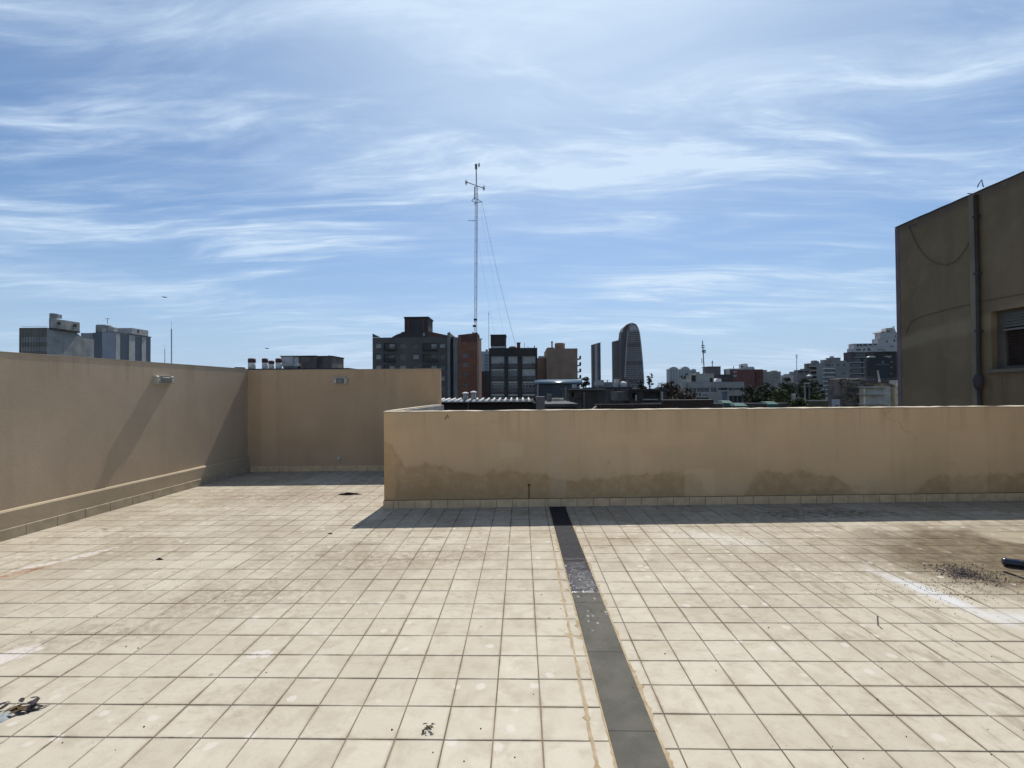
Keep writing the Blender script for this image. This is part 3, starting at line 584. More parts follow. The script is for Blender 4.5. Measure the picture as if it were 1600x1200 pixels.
# wilted leaf clusters
def leaves_on_floor(name, label, c, n, spread, size, seed, cols, lift=(0.1, 0.35)):
    rg = random.Random(seed); t = thing(name, label, 'dead leaves', c)
    for k in range(n):
        w = rg.uniform(0, 6.28); rad = spread * rg.random() ** 0.7; p = Vector(c) + Vector((rad * math.cos(w) * 1.5, rad * math.sin(w), 0.003 + 0.012 * (k % 3)))
        L = size * rg.uniform(0.6, 1.3); wd = L * rg.uniform(0.25, 0.4); an = rg.uniform(0, 6.28); u = Vector((math.cos(an), math.sin(an), 0)); v = Vector((-u.y, u.x, 0)); up = Vector((0, 0, L * rg.uniform(*lift)))
        mm = MB(); pts = [p - u * L/2, p - u * L * 0.2 - v * wd * 0.5 + up * 0.6, p + u * L * 0.2 - v * wd * 0.4 + up, p + u * L/2 + up * 0.4, p + u * L * 0.2 + v * wd * 0.4 + up * 0.8, p - u * L * 0.2 + v * wd * 0.5 + up * 0.7, p + up * 0.3]
        mm.add(pts, [(0,1,6),(1,2,6),(2,3,6),(3,4,6),(4,5,6),(5,0,6)], True)
        obj('leaf', mm, cols[k % len(cols)], t)
    return t
LC = [mat('wilted_leaf', (0.05, 0.045, 0.05), 0.8, 0.3, 40, spec=0.03), mat('dry_leaf', (0.13, 0.10, 0.035), 0.8, 0.3, 40, spec=0.03), mat('purple_leaf', (0.075, 0.06, 0.085), 0.8, 0.3, 40, spec=0.03)]
leaves_on_floor('leaf_cluster', 'small clump of dark wilted leaves alone on pale tiles', G(668, 1142), 11, 0.018, 0.026, 5, LC)
t = leaves_on_floor('dead_plant', 'dried plant litter with dark blades at the floor edge', G(22, 1112), 14, 0.07, 0.065, 8, [LC[0], mat('dry_blade', (0.10, 0.07, 0.04), 0.8, 0.3, 30, spec=0.03), LC[0]], (0.02, 0.07))
for k in range(7):
    a_ = G(8 + k * 5, 1116 - (k % 3) * 3); b_ = G(40 + k * 7, 1109 - (k % 4) * 4); nrm = Vector((-(b_ - a_).y, (b_ - a_).x, 0)).normalized(); mid = (a_ + b_) / 2 + Vector((0, 0, 0.008 + 0.004 * (k % 3)))
    mm = MB(); w_ = 0.007 + 0.003 * (k % 2); mm.add([a_ + Vector((0, 0, 0.003)), mid - nrm * w_, b_ + Vector((0, 0, 0.004)), mid + nrm * w_, mid + Vector((0, 0, 0.004))], [(0,1,4),(1,2,4),(2,3,4),(3,0,4)], True); obj('blade', mm, LC[0], t)
c = G(3, 1122); tag(crumple('grey_scrap', c, 0.03, 0.05, 0.025, 3, mat('grey_plastic', (0.26, 0.29, 0.29), 0.8), 14, 5), 'pale bluish grey scrap beside the dried plant litter', 'scrap')
# grit and small rubble swept into the mud
rg = random.Random(11); m = MB()
def pebble(m, p, s):
    v = []
    for q in ((1,0,0),(-1,0,0),(0,1,0),(0,-1,0),(0,0,1),(0,0,-0.3)): v.append(Vector(p) + Vector(q) * s * rg.uniform(0.6, 1.2))
    m.add(v, [(0,2,4),(2,1,4),(1,3,4),(3,0,4),(2,0,5),(1,2,5),(3,1,5),(0,3,5)])
gc = G(1503, 897)
for k in range(1500):
    f = abs(rg.gauss(0, 0.5)); w = rg.uniform(0, 6.28)
    p = gc + Vector((f * 0.27 * math.cos(w) + f * 0.08, f * 0.22 * math.sin(w), 0)); hgt = 0.045 * max(0, 1 - f * 2.2)
    pebble(m, p + Vector((0, 0, 0.003 + hgt * rg.random())), rg.choice((0.002, 0.003, 0.003, 0.004, 0.006, 0.009)))
for k in range(500):
    p = G(1440 + rg.gauss(60, 55), 905 + rg.gauss(8, 16)); pebble(m, p + Vector((0, 0, 0.002)), rg.uniform(0.002, 0.005))
o = obj('grit', m, mat('swept_grit', (0.21, 0.17, 0.14), 0.95, 0.6, 60, spec=0.0), at=gc); o['kind'] = 'stuff'; o['label'] = 'swept heap of grey grit on the muddy tiles'
m = MB()
for k in range(90):
    u = rg.uniform(0, 1600); v = 700 + 500 * rg.random() ** 0.8
    p = G(u, max(v, 770))
    if p.y > wy(p.x) - 0.05 and p.x > -1.75 or p.x < lx(p.y) + 0.05 or p.y > 8.2: continue
    pebble(m, p + Vector((0, 0, 0.001)), rg.choice((0.002, 0.003, 0.004, 0.006)))
o = obj('floor_litter', m, mat('dark_litter', (0.06, 0.05, 0.04), 0.9, 0.4, 60), at=(0, 3, 0)); o['kind'] = 'stuff'; o['label'] = 'crumbs of dirt strewn over the terrace tiles'

# ================================================================== the city beyond
M_ground = mat('city_ground', (0.055, 0.06, 0.045), 0.95, 0.4, 0.02)
m = MB(); m.add([(-3300, -450, -12.2), (3300, -450, -12.2), (3300, 3350, -12.2), (-3300, 3350, -12.2)], [(0,1,2,3)])
obj('ground', m, M_ground, None, 'structure', 'city ground far below the terrace', at=(0, 0, -12.2))
GZ = -12.2
# ---- building helpers: outlines are sighted on the photograph at the building's own distance
def rect(a, b, c, d, Y):
    xc, zc = (a + c) / 2, (b + d) / 2
    return P(a, zc, Y).x, P(c, zc, Y).x, P(xc, d, Y).z, P(xc, b, Y).z          # x0, x1, z0, z1
def bx_(a, b, c, d, Y, depth, to_ground=False):
    x0, x1, z0, z1 = rect(a, b, c, d, Y); return MB().box(x0, x1, Y, Y + depth, GZ if to_ground else z0, z1)
def part(name, mat_, parent, a, b, c, d, Y, depth, ground=False, kind=None, label=None): return obj(name, bx_(a, b, c, d, Y, depth, ground), mat_, parent, kind, label)
G_glass = NT('window_glass', 0.08, spec=0.6).col((0.015, 0.018, 0.022)).m
G_blue = NT('blue_glass', 0.1, spec=0.6).col((0.018, 0.028, 0.045)).m
M_white = mat('white_paint', (0.52, 0.52, 0.52), 0.7, 0.12, 1.0)
M_blind = mat('roller_blind', (0.36, 0.345, 0.32), 0.8, 0.2, 1.5)
M_lgrey = mat('light_grey_paint', (0.37, 0.355, 0.335), 0.85, 0.15, 0.6)
M_mgrey = mat('mid_grey_paint', (0.19, 0.18, 0.17), 0.85, 0.15, 0.6)
M_dark = mat('dark_paint', (0.030, 0.026, 0.023), 0.85, 0.25, 0.6)
M_steel = mat('mast_steel', (0.13, 0.125, 0.13), 0.6, 0.15, 3, 0.3)
_wc = {}
def window(parent, a, b, c, d, Y, depth=0.18, glass=None, frame=None, bars=1, hbars=0, name='window'):
    """framed window set into its opening, pane behind the bars; a..d are its sides as sighted"""
    x0, x1, z0, z1 = rect(a, b, c, d, Y); w, h = round(x1 - x0, 2), round(z1 - z0, 2)
    frame = frame or M_lgrey; glass = glass or G_glass; key = (w, h, bars, hbars, frame.name, glass.name, round(Y))
    if key not in _wc:
        t = max(0.05, Y * 0.0006); f = MB(); dp = 0.06
        f.box(-w/2, w/2, 0, dp, -h/2, -h/2 + t); f.box(-w/2, w/2, 0, dp, h/2 - t, h/2)
        f.box(-w/2, -w/2 + t, 0, dp, -h/2 + t, h/2 - t); f.box(w/2 - t, w/2, 0, dp, -h/2 + t, h/2 - t)
        for k in range(bars):
            q = -w/2 + w * (k + 1) / (bars + 1); f.box(q - t/2, q + t/2, 0.004, dp - 0.004, -h/2 + t, h/2 - t)
        for k in range(hbars):
            q = -h/2 + h * (k + 1) / (hbars + 1); f.box(-w/2 + t, w/2 - t, 0.008, dp - 0.008, q - t/2, q + t/2)
        p = MB().box(-w/2 + t/2, w/2 - t/2, dp * 0.5, dp * 0.5 + 0.02, -h/2 + t/2, h/2 - t/2)
        fm = f.mesh(name); fm.materials.append(frame); pm = p.mesh('pane'); pm.materials.append(glass); _wc[key] = (fm, pm)
    fm, pm = _wc[key]; c_ = Vector(((x0 + x1) / 2, Y + depth, (z0 + z1) / 2))
    o = inst(name, fm, c_, parent); pn = bpy.data.objects.new('pane', pm); COL.objects.link(pn); pn.parent = o
    return o
def house(name, label, cat, a, b, c, Y, depth, mat_, holes=(), group=None, body='wall', zbot=None):
    """a building's shell: front with openings, sides, roof; holes are sighted (left, top, right, bottom) on its front plane"""
    x0, x1, _, z1 = rect(a, b, c, b + 1, Y); z0 = GZ if zbot is None else zbot
    t = thing(name, label, cat, ((x0 + x1) / 2, Y, z0), group)
    hs = [rect(*h, Y) for h in holes]
    m = MB().walled(x0, x1, Y, z0, z1, hs, 0.45)
    m.add([(x0,Y,z0),(x1,Y,z0),(x1,Y+depth,z0),(x0,Y+depth,z0),(x0,Y,z1),(x1,Y,z1),(x1,Y+depth,z1),(x0,Y+depth,z1)],
          [(4,5,6,7),(1,2,6,5),(2,3,7,6),(3,0,4,7)])
    for hx0, hx1, hz0, hz1 in hs: m.add([(hx0,Y+0.45,hz0),(hx1,Y+0.45,hz0),(hx1,Y+0.45,hz1),(hx0,Y+0.45,hz1)], [(0,1,2,3)])
    obj(body, m, mat_, t); return t
def rod(name, parent, mat_, p0, p1, r, seg=6): return obj(name, MB().tube([p0, p1], r, seg), mat_, parent)
def mast(name, label, px0, py0, px1, py1, Y, r, arms=(), cat='antenna', group=None, mat_=None):
    a, b = P(px0, py0, Y), P(px1, py1, Y); t = thing(name, label, cat, b, group)
    obj('pole', MB().tube([b, a], [r, r * 0.7], 6), mat_ or M_steel, t)
    for (u0, v0, u1, v1) in arms: rod('arm', t, mat_ or M_steel, P(u0, v0, Y - r), P(u1, v1, Y - r), r * 0.8)
    return t

# ---- far left: two office blocks
M_off = mat('stained_concrete', (0.27, 0.265, 0.25), 0.9, 0.22, 0.25, streak=0.55)
M_off2 = mat('tan_curtain_wall', (0.17, 0.155, 0.125), 0.85, 0.15, 0.3)
Y = 160
t = thing('office_block', 'concrete office block with overhanging water tank house on its roof', 'office block', P(75, 600, Y))
x0, x1, _, zt = rect(30, 512, 73.5, 513, Y)
hs = [rect(31, 526.5, 73, 535, Y), rect(31, 542, 73, 549, Y)]
m = MB().walled(x0, x1, Y, GZ, zt, hs, 0.5); obj('front_wall', m, M_off2, t)
for k in range(10): part('mullion', M_off2, t, 31 + k * 4.25, 513, 31.5 + k * 4.25, 560, Y - 0.12, 0.1)
for k in range(9): window(t, 31.6 + k * 4.25, 526.8, 35.2 + k * 4.25, 534.8, Y, 0.3, G_blue, M_mgrey, 0)
for k in range(4): window(t, 31.6 + k * 10.3, 542.2, 41.6 + k * 10.3, 549, Y, 0.3, G_glass, M_mgrey, 1)
m = MB(); m.poly([(x1 + 0.02, Y + 0.02, GZ), (x1 + 0.02, Y + 18, GZ), (x1 + 0.02, Y + 18, zt - 2.2), (x1 + 0.02, Y + 13.5, zt - 2.2), (x1 + 0.02, Y + 11.5, zt - 0.9), (x1 + 0.02, Y + 10, zt - 0.06), (x1 + 0.02, Y + 0.02, zt - 0.06)][::-1], (-9.4, 0, 0))
obj('side_wall', m, M_off, t)
obj('roof_rail', MB().tube([(x0 + 0.4, Y + 0.5, zt + 0.55), (x1 - 0.3, Y + 0.5, zt + 0.55)], 0.06, 6), M_mgrey, t)
zb, zh = zt + 0.05, P(90, 496.5, Y).z
pl = [(P(67, 500, Y).x, Y + 2.2), (P(72.5, 500, Y).x, Y + 0.9), (x1 + 0.55, Y + 0.9), (x1 + 0.75, Y + 6), (x1 + 0.5, Y + 11.6), (x1 - 1.2, Y + 12.6), (x1 - 5, Y + 12)]
tank = obj('tank_house', MB().poly([(x, y, zb) for x, y in pl], (0, 0, zh - zb)), M_off, t)
for yy in (3.0, 9.0): obj('opening', MB().box(x1 + 0.62, x1 + 0.80, Y + yy, Y + yy + 1.1, zb + 1.5, zb + 2.5), M_dark, tank)
obj('tank_lip', MB().poly([(x + (0.25 if x > x1 - 1 else -0.25), y - 0.1, zb - 0.01) for x, y in pl], (0, 0, -0.5)), M_dark, t)
for a, c, top in ((77, 84, 489.5), (85.5, 90, 491)):
    part('roof_box', M_off, t, a, top, c, 497, Y + 4, 1.6)
Y = 225
t = thing('office_tower', 'grey panelled office tower with vertical dark glass strips and rooftop drum', 'office block', P(170, 600, Y))
xa, xb, _, zt = rect(122, 519.5, 180, 520.5, Y)
obj('core_wall', MB().box(xa, P(143, 540, Y).x, Y + 1.5, Y + 14, GZ, zt), M_off, t)
obj('glass_wall', MB().box(P(143, 540, Y).x + 0.02, P(159.5, 540, Y).x, Y + 0.6, Y + 14, GZ, zt), G_blue, t)
obj('panel_wall', MB().box(P(159.5, 540, Y).x + 0.02, xb, Y, Y + 22, GZ, zt), mat('cool_grey_panel', (0.30, 0.31, 0.345), 0.7, 0.08, 0.3), t)
M_strip = mat('pale_pier', (0.40, 0.39, 0.36), 0.85, 0.12, 0.3)
for k, (a, b) in enumerate(((0.1, 2.4), (2.5, 7.6), (7.7, 11.4), (11.5, 15.6), (15.7, 18.4), (18.5, 21.7))):
    gl = k in (1, 3, 5)
    obj('glass_strip' if gl else 'pier', MB().box(xb + 0.01, xb + (0.06 if gl else 0.35), Y + a, Y + b, GZ, zt - 0.4), G_blue if gl else M_strip, t)
obj('roof_slab', MB().box(P(159.5, 540, Y).x, xb + 0.5, Y - 0.05, Y + 22.2, zt + 0.01, zt + 0.3), M_mgrey, t)
c = P(166, 519, Y + 8); zc = zt + 0.31
obj('roof_drum', MB().lathe((c.x, Y + 7, zc), [(3.4, 0), (3.4, P(160, 505, Y).z - zc - 0.4), (3.1, P(160, 505, Y).z - zc), (0.1, P(160, 505, Y).z - zc + 0.15)], 22), M_off, t)
dr = obj('roof_house', MB().box(c.x + 1.5, xb - 0.5 + 1.2, Y + 9, Y + 19.5, zc, P(190, 508.5, Y).z), M_lgrey, t)
obj('opening', MB().box(xb + 0.69, xb + 0.73, Y + 12.5, Y + 13.4, zc + 0.9, zc + 2.6), M_dark, dr)
part('roof_box', M_off, t, 153.5, 512, 159, 519, Y + 2, 2.5); part('roof_box', M_lgrey, t, 169, 511.5, 178, 518, Y + 0.6, 2)
rod('aerial', t, M_steel, P(168, 506, Y + 7), P(168, 497.5, Y + 7), 0.12); rod('aerial', t, M_steel, P(164.5, 498.2, Y + 7), P(171.5, 497.6, Y + 7), 0.12)

def radio_mast(label, px, top, bot, Y, w):
    a, b = P(px, top, Y), P(px, bot, Y); b.z = GZ; t = thing('radio_mast', label, 'radio mast', b, 'thin lattice radio masts beyond the side wall')
    for k in range(3):
        q = Vector((math.cos(k * 2.094) * w, math.sin(k * 2.094) * w, 0)); rod('leg', t, M_steel, b + q, a + q * 0.5, w * 0.22, 5)
    m = MB(); n = 40
    for i in range(n):
        z0 = b + (a - b) * (i / n); z1 = b + (a - b) * ((i + 1) / n); m.tube([z0 + Vector((w * (-1) ** i, 0, 0)), z1 - Vector((w * (-1) ** i, 0, 0))], w * 0.12, 4)
    obj('lattice', m, M_steel, t, 'stuff'); rod('tip', t, M_steel, a, a + Vector((0, 0, (a.z - b.z) * 0.1)), w * 0.15, 5)
radio_mast('taller of two thin radio masts above the side wall', 268, 514, 570, 520, 0.75)
radio_mast('shorter thin radio mast left of the taller one above the side wall', 257.5, 545, 568, 560, 0.45)

# ---- rooftop just over the back wall
Y = 30
M_roofb = mat('tarred_roof', (0.05, 0.045, 0.045), 0.9, 0.3, 2)
t = house('rooftop_house', 'low roof with chimneys and water tanks showing over the back wall', 'house', 376, 575.6, 545, Y, 7, M_roofb)
M_flue = mat('white_flue', (0.70, 0.67, 0.62), 0.8, 0.15, 6); M_redb = mat('red_brown_band', (0.13, 0.055, 0.05), 0.8, 0.2, 5)
for pxc, top, r, yy in ((393.5, 560, 5.4, 0.6), (414, 560, 4.3, 0.7), (424, 563.5, 4.2, 1.8), (435.5, 560, 4.6, 0.5)):
    c = P(pxc, 577, Y + yy); zt = P(pxc, top, Y + yy).z; rr = r * (Y + yy) / FPX; h = zt - c.z
    f = obj('chimney', MB().lathe(c, [(rr, 0), (rr, h * 0.62), (rr * 0.96, h * 0.63), (rr * 0.96, h * 0.70)], 16), M_flue, t)
    obj('band', MB().lathe(c + Vector((0, 0, h * 0.60)), [(rr * 1.05, 0), (rr * 1.05, h * 0.26), (rr * 1.0, h * 0.38), (rr * 0.2, h * 0.42)], 16), M_redb, f)
x0, x1, z0, z1 = rect(439, 556.5, 466, 578, Y + 1)
M_tank = mat('grey_tank', (0.52, 0.50, 0.48), 0.85, 0.2, 2, streak=0.3)
tk = obj('water_tank', MB().box(x0, x1 - 0.35, Y + 1, Y + 2.6, z0 + 0.25, z1 - 0.03).box(x1 - 0.349, x1, Y + 1.05, Y + 2.6, z0 + 0.25, z1 - 0.05), M_tank, t)
obj('tank_lid', MB().box(x0 - 0.04, x1 + 0.04, Y + 0.95, Y + 2.65, z1 - 0.03, z1 + 0.03), M_mgrey, tk)
obj('plinth', MB().box(x0 + 0.1, x1 - 0.1, Y + 1.1, Y + 2.5, z0 - 0.1, z0 + 0.249), M_off, t)
M_dkc = mat('dark_weathered_concrete', (0.16, 0.13, 0.11), 0.9, 0.3, 1.6, streak=0.7)
for a, b, c2, yy in ((469.5, 557.2, 493.5, 1.0), (497.5, 557.6, 519.5, 1.4)):
    x0, x1, z0, z1 = rect(a, b, c2, 578, Y + yy); bk = obj('tank_room', MB().box(x0, x1, Y + yy, Y + yy + 2, z0 - 0.1, z1), M_dkc, t)
    obj('roof_lip', MB().box(x0 - 0.04, x1 + 0.04, Y + yy - 0.04, Y + yy + 2.04, z1 + 0.002, z1 + 0.07), M_dark, bk)
x0, x1, z0, z1 = rect(493.6, 560, 497.4, 578, Y + 1.8); obj('gap_wall', MB().box(x0, x1, Y + 1.8, Y + 2.3, z0 - 0.1, z1), M_dark, t)
rod('vent_pipe', t, M_lgrey, P(514.5, 558, Y + 2), P(514.5, 555, Y + 2), 0.035); part('brick_edge', M_redb, t, 366, 573.6, 376, 577, Y + 0.1, 0.5)

# ---- grey apartment block with its brick stair wing
Y = 113
M_gapt = mat('charcoal_render', (0.102, 0.094, 0.084), 0.9, 0.14, 0.3); M_gapt2 = mat('charcoal_recess', (0.052, 0.047, 0.043), 0.9, 0.15, 0.3)
M_brk = mat('orange_brick', (0.235, 0.098, 0.058), 0.9, 0.18, 0.8); M_brk2 = mat('dark_brick', (0.115, 0.055, 0.042), 0.9, 0.2, 0.8)
cols = [(587, 595.5), (624.5, 634.5), (645, 654.5), (687.3, 695.2)]; rows = [(537.0, 543.6), (554.0, 561.2), (571.2, 578.5), (588, 595), (604, 611), (621, 628)]
rec = [(599.5, 617.5), (660.5, 683)]
holes = [(a, r0, b, r1) for a, b in cols for r0, r1 in rows] + [(a, r0 - 0.6, b, r1 + 2.6) for a, b in rec for r0, r1 in rows]
t = house('apartment_block', 'charcoal grey apartment block with balconies and a brick stair wing', 'apartment block', 582, 527, 699, Y, 16, M_gapt, holes)
def shade(k): return (M_blind, G_glass, M_blind, G_glass, G_glass)[k % 5]
k = 0
for ci, (a, b) in enumerate(cols):
    for ri, (r0, r1) in enumerate(rows):
        window(t, a, r0, b, r1, Y, 0.2, M_blind if (ci + ri) % 3 == 0 or ci == 0 else G_glass, M_lgrey if ci in (0, 1) else M_mgrey, 1)
for a, b in rec:
    for r0, r1 in rows:
        window(t, b - 9.5, r0, b - 1, r1 + 1.5, Y, 0.3, M_blind if int(r0) % 2 else G_glass, M_mgrey, 1)
        sl_ = part('balcony', M_gapt2, t, a - 0.4, r1 + 2.7, b + 0.4, r1 + 3.8, Y - 0.7, 0.69)
        m = MB(); x0, x1, z0, z1 = rect(a, r1 - 1.0, b, r1 + 2.7, Y - 0.65)
        for q in range(13): xx = x0 + (x1 - x0) * q / 12; m.box(xx - 0.03, xx + 0.03, Y - 0.66, Y - 0.6, z0, z1)
        m.box(x0, x1, Y - 0.67, Y - 0.59, z1 + 0.002, z1 + 0.08); obj('railing', m, M_dark, sl_, 'stuff')
def gable(pts, Y, depth, name, mat_): return obj(name, MB().poly([P(u, v, Y) for u, v in pts], (0, depth, 0)), mat_, t)
gable([(582, 527), (582, 521), (587, 523.5), (593, 526.3), (593, 527)], Y + 0.01, 0.4, 'parapet', M_gapt)
gable([(612, 527), (620, 522.5), (626, 520.6), (628, 518.5), (669, 517.2), (669, 527)], Y + 0.02, 6, 'roof_parapet', M_gapt2)
gable([(669.2, 527), (669.2, 517.6), (699, 523.8), (699, 527)], Y + 0.03, 8, 'brown_roof', M_brk2)
rt = part('roof_tank', M_gapt2, t, 632, 497.2, 669, 519, Y + 4, 6)
part('tank_slab', M_dark, t, 631, 494.8, 669.8, 497.1, Y + 3.8, 6.4)
for u in (636.5, 660): part('fin', M_brk2, rt, u, 498.5, u + 3, 518, Y + 3.85, 0.14)
part('flue', M_lgrey, t, 661, 520, 663.5, 525, Y - 0.2, 0.15); part('pillar', M_mgrey, t, 699.2, 519.8, 703.3, 640, Y - 0.3, 10, True); part('recess_wall', M_gapt2, t, 703.4, 526, 708.5, 640, Y + 1, 9, True)
part('pillar', M_mgrey, t, 708.6, 527, 715.5, 640, Y - 0.1, 10, True)
x0, x1, _, z1 = rect(715.6, 523.5, 745.5, 524.5, Y)
hs = [rect(721.8, r0, 731, r1, Y) for r0, r1 in ((551.6, 557.6), (567, 572.6), (582, 587.6), (598, 604), (613, 619))]
m = MB().walled(x0, x1, Y, GZ, z1, hs, 0.4); m.add([(x0,Y,GZ),(x1,Y,GZ),(x1,Y+12,GZ),(x0,Y+12,GZ),(x0,Y,z1),(x1,Y,z1),(x1,Y+12,z1),(x0,Y+12,z1)], [(4,5,6,7),(1,2,6,5),(2,3,7,6),(3,0,4,7)]); obj('brick_wing', m, M_brk, t)
for i, (r0, r1) in enumerate(((551.6, 557.6), (567, 572.6), (582, 587.6), (598, 604), (613, 619))): window(t, 721.8, r0, 731, r1, Y, 0.25, G_glass, M_white if i < 2 else M_dark, 1)
gable([(715.8, 523.4), (715.8, 524.6), (720, 525), (745.5, 519.2), (746, 520), (746, 523.4)], Y - 0.02, 6, 'wing_parapet', M_brk2); part('band_course', M_brk2, t, 720.5, 524, 745.4, 534, Y - 0.06, 0.05)
for u in (701, 738): part('roof_vent', M_dark, t, u, 518.8, u + 1.8, 523, Y + 2, 0.6)
rod('rain_pipe', t, M_lgrey, P(746.8, 530, Y), Vector((P(746.8, 530, Y).x, Y, GZ)), 0.14)
m = MB(); c = P(751.5, 530.5, Y); obj('dish', MB().lathe((0,0,0), [(0.02, 0), (0.3, 0.05), (0.5, 0.18), (0.47, 0.2), (0.28, 0.08), (0.02, 0.03)], 14), M_mgrey, t, at=(0,0,0)).location = c - base_of(t)
rod('dish_arm', t, M_steel, P(747, 531.5, Y), P(751.5, 531, Y), 0.06)

# ---- tall guyed lattice mast standing on that roof
Y = 116
M_mast = mat('galvanised_mast', (0.20, 0.185, 0.20), 0.6, 0.15, 2, 0.3)
b = P(743.2, 521, Y); a = P(744.6, 291, Y); w = 0.30
t = thing('lattice_mast', 'very tall thin lattice antenna mast rising behind the brick stair wing', 'antenna mast', b)
offs = [Vector((-w, -w * 0.55, 0)), Vector((w, -w * 0.55, 0)), Vector((0.02, w, 0))]
for q in offs: rod('leg', t, M_mast, b + q, a + q, 0.055, 6)
m = MB(); n = 76
for i in range(n):
    for k in range(3):
        p0 = b + (a - b) * (i / n) + offs[k]; p1 = b + (a - b) * ((i + 1) / n) + offs[(k + 1) % 3]
        m.tube([p0, p1], 0.014, 4, False)
        if i % 6 == 0: m.tube([p0, b + (a - b) * (i / n) + offs[(k + 1) % 3]], 0.03, 4, False)
obj('lattice', m, M_mast, t, 'stuff')
rod('top_pole', t, M_steel, P(744.5, 292, Y), P(743.9, 257, Y), 0.13, 8)
obj('top_antenna', MB().box(P(742.2, 260, Y).x, P(745.6, 260, Y).x, Y - 0.2, Y + 0.2, P(744, 264, Y).z, P(744, 256.5, Y).z), M_steel, t)
ca = obj('cross_arm', MB().tube([P(727.5, 284, Y - 0.4), P(757.5, 294.5, Y - 0.4)], 0.10, 6), M_steel, t)
def grid_dish(u, v, r, parent, tilt=0.25):
    c = P(u, v, Y - 0.5); m = MB()
    for f in (0.35, 0.7, 1.0): m.tube([c + Vector((math.cos(k) * r * f * 0.35, (1 - f * f) * 0.25, math.sin(k) * r * f)) for k in [i * math.pi / 8 for i in range(17)]], 0.028, 4, False)
    for i in range(4):
        k = i * math.pi / 4; m.tube([c - Vector((math.cos(k) * r * 0.35, 0, math.sin(k) * r)), c + Vector((0, 0.22, 0)), c + Vector((math.cos(k) * r * 0.35, 0, math.sin(k) * r))], 0.028, 4, False)
    obj('grid_dish', m, M_mast, parent)
grid_dish(728.3, 285, 0.72, t); grid_dish(756, 294, 0.72, t); grid_dish(748.4, 257.5, 0.6, t)
for u0, v0, u1, v1 in ((744, 310, 753, 315.5), (743, 316.5, 753.3, 315.5), (737, 313.5, 744, 317.5), (737, 313.5, 742, 308), (731.5, 344.8, 743, 344.8), (740, 319, 744, 318)):
    rod('bracket', t, M_steel, P(u0, v0, Y - 0.3), P(u1, v1, Y - 0.3), 0.075)
rod('feeder_cable', t, M_dark, P(741.6, 312, Y - 0.5), P(741.6, 292, Y - 0.5), 0.10)
for u, v in ((742.7, 499.2), (741.2, 509.2)): part('equipment_box', M_dark, t, u - 2.6, v - 1.4, u + 2.6, v + 1.4, Y - 0.5, 0.5)
def guy(u0, v0, u1, v1, Y1, r):
    p0, p1 = P(u0, v0, Y), P(u1, v1, Y1); pts = [p0.lerp(p1, i / 14) - Vector((0, 0, 1.2 * math.sin(math.pi * i / 14))) for i in range(15)]
    obj('guy_wire', MB().tube(pts, r, 5), M_mast, t)
guy(753, 316, 806, 541, 106, 0.030); guy(748, 380, 776, 535, 112, 0.012); guy(745, 292, 792, 545, 107, 0.010)

mast('whip_antenna', 'thin whip antenna between the brick wing and dark offices', 763.6, 487, 763.8, 549, 112, 0.06, ((762.4, 491, 765.2, 491.6), (763, 546, 766, 546)))

# ---- pale slim tower and the dark slab before it
Y = 300
t = house('slim_tower', 'slim pale tower in the gap beside the brick wing', 'tower', 751, 549, 766, Y, 14, mat('pale_blue_grey', (0.30, 0.33, 0.36), 0.85, 0.1, 0.2))
for i in range(11): part('balcony', M_mgrey, t, 757, 553.5 + i * 5, 763, 555.3 + i * 5, Y - 1.3, 1.28)
part('roof_box', M_mgrey, t, 758.5, 546, 762, 549, Y + 2, 5)
Y = 135
house('blank_slab', 'blank dark slab filling the gap below the slim pale tower', 'building', 750.5, 580, 768, Y, 12, mat('slate_wall', (0.055, 0.058, 0.066), 0.9, 0.15, 0.4))

# ---- dark office building with three window bays
Y = 104
M_blk = mat('black_brown_pier', (0.036, 0.029, 0.026), 0.85, 0.25, 0.8); M_span = mat('grey_spandrel', (0.105, 0.094, 0.088), 0.85, 0.2, 0.8)
bays = [(767.5, 788.0), (794.2, 808.8), (816.2, 836.6)]; rws = [(556.6, 568.2), (576.2, 587.2), (595.6, 606.2), (615.4, 627)]
t = house('dark_office', 'dark office building of black piers and three bays of windows', 'office block', 764, 543.6, 839.5, Y, 14, M_blk, [(a, r0, b, r1) for a, b in bays for r0, r1 in rws])
for bi, (a, b) in enumerate(bays):
    for ri, (r0, r1) in enumerate(rws):
        bl = ri == 0 or (bi == 2 and ri == 1)
        window(t, a, r0, b, r1, Y, 0.2, M_blind if bl else G_glass, M_lgrey, 3 if not bl else 1, 0 if bl else 1)
        part('spandrel', M_span, t, a, r1 + 0.2, b, r1 + 7.0, Y - 0.08, 0.07)
        if not bl: part('lintel_panel', M_blind, t, a + 0.3, r0, b - 0.3, r0 + 3.0, Y + 0.12, 0.05)
        if (bi, ri) in ((0, 0), (2, 0), (1, 1)):
            q = part('air_conditioner', M_lgrey, t, b - 6, r1 - 2.4, b - 2.6, r1 + 0.1, Y - 0.55, 0.5); m = MB(); cc = P(b - 4.3, r1 - 1.1, Y - 0.56)
            obj('fan_grille', m.tube([cc, cc - Vector((0, 0.03, 0))], 0.14, 12), M_dark, q)
rk = part('roof_room', mat('roof_room_brick', (0.05, 0.036, 0.034), 0.9, 0.25, 1.5), t, 766.5, 523.6, 790, 541, Y + 2, 5); part('roof_slab', M_dark, t, 765.8, 522.6, 790.8, 523.5, Y + 1.8, 5.4)
part('white_band', M_white, t, 767, 541.2, 789, 543.4, Y + 1.9, 5); part('chimney', M_brk2, t, 807.5, 536, 813, 545, Y + 1, 1.0); part('chimney_cap', M_dark, t, 807, 535, 813.5, 535.9, Y + 0.9, 1.2)
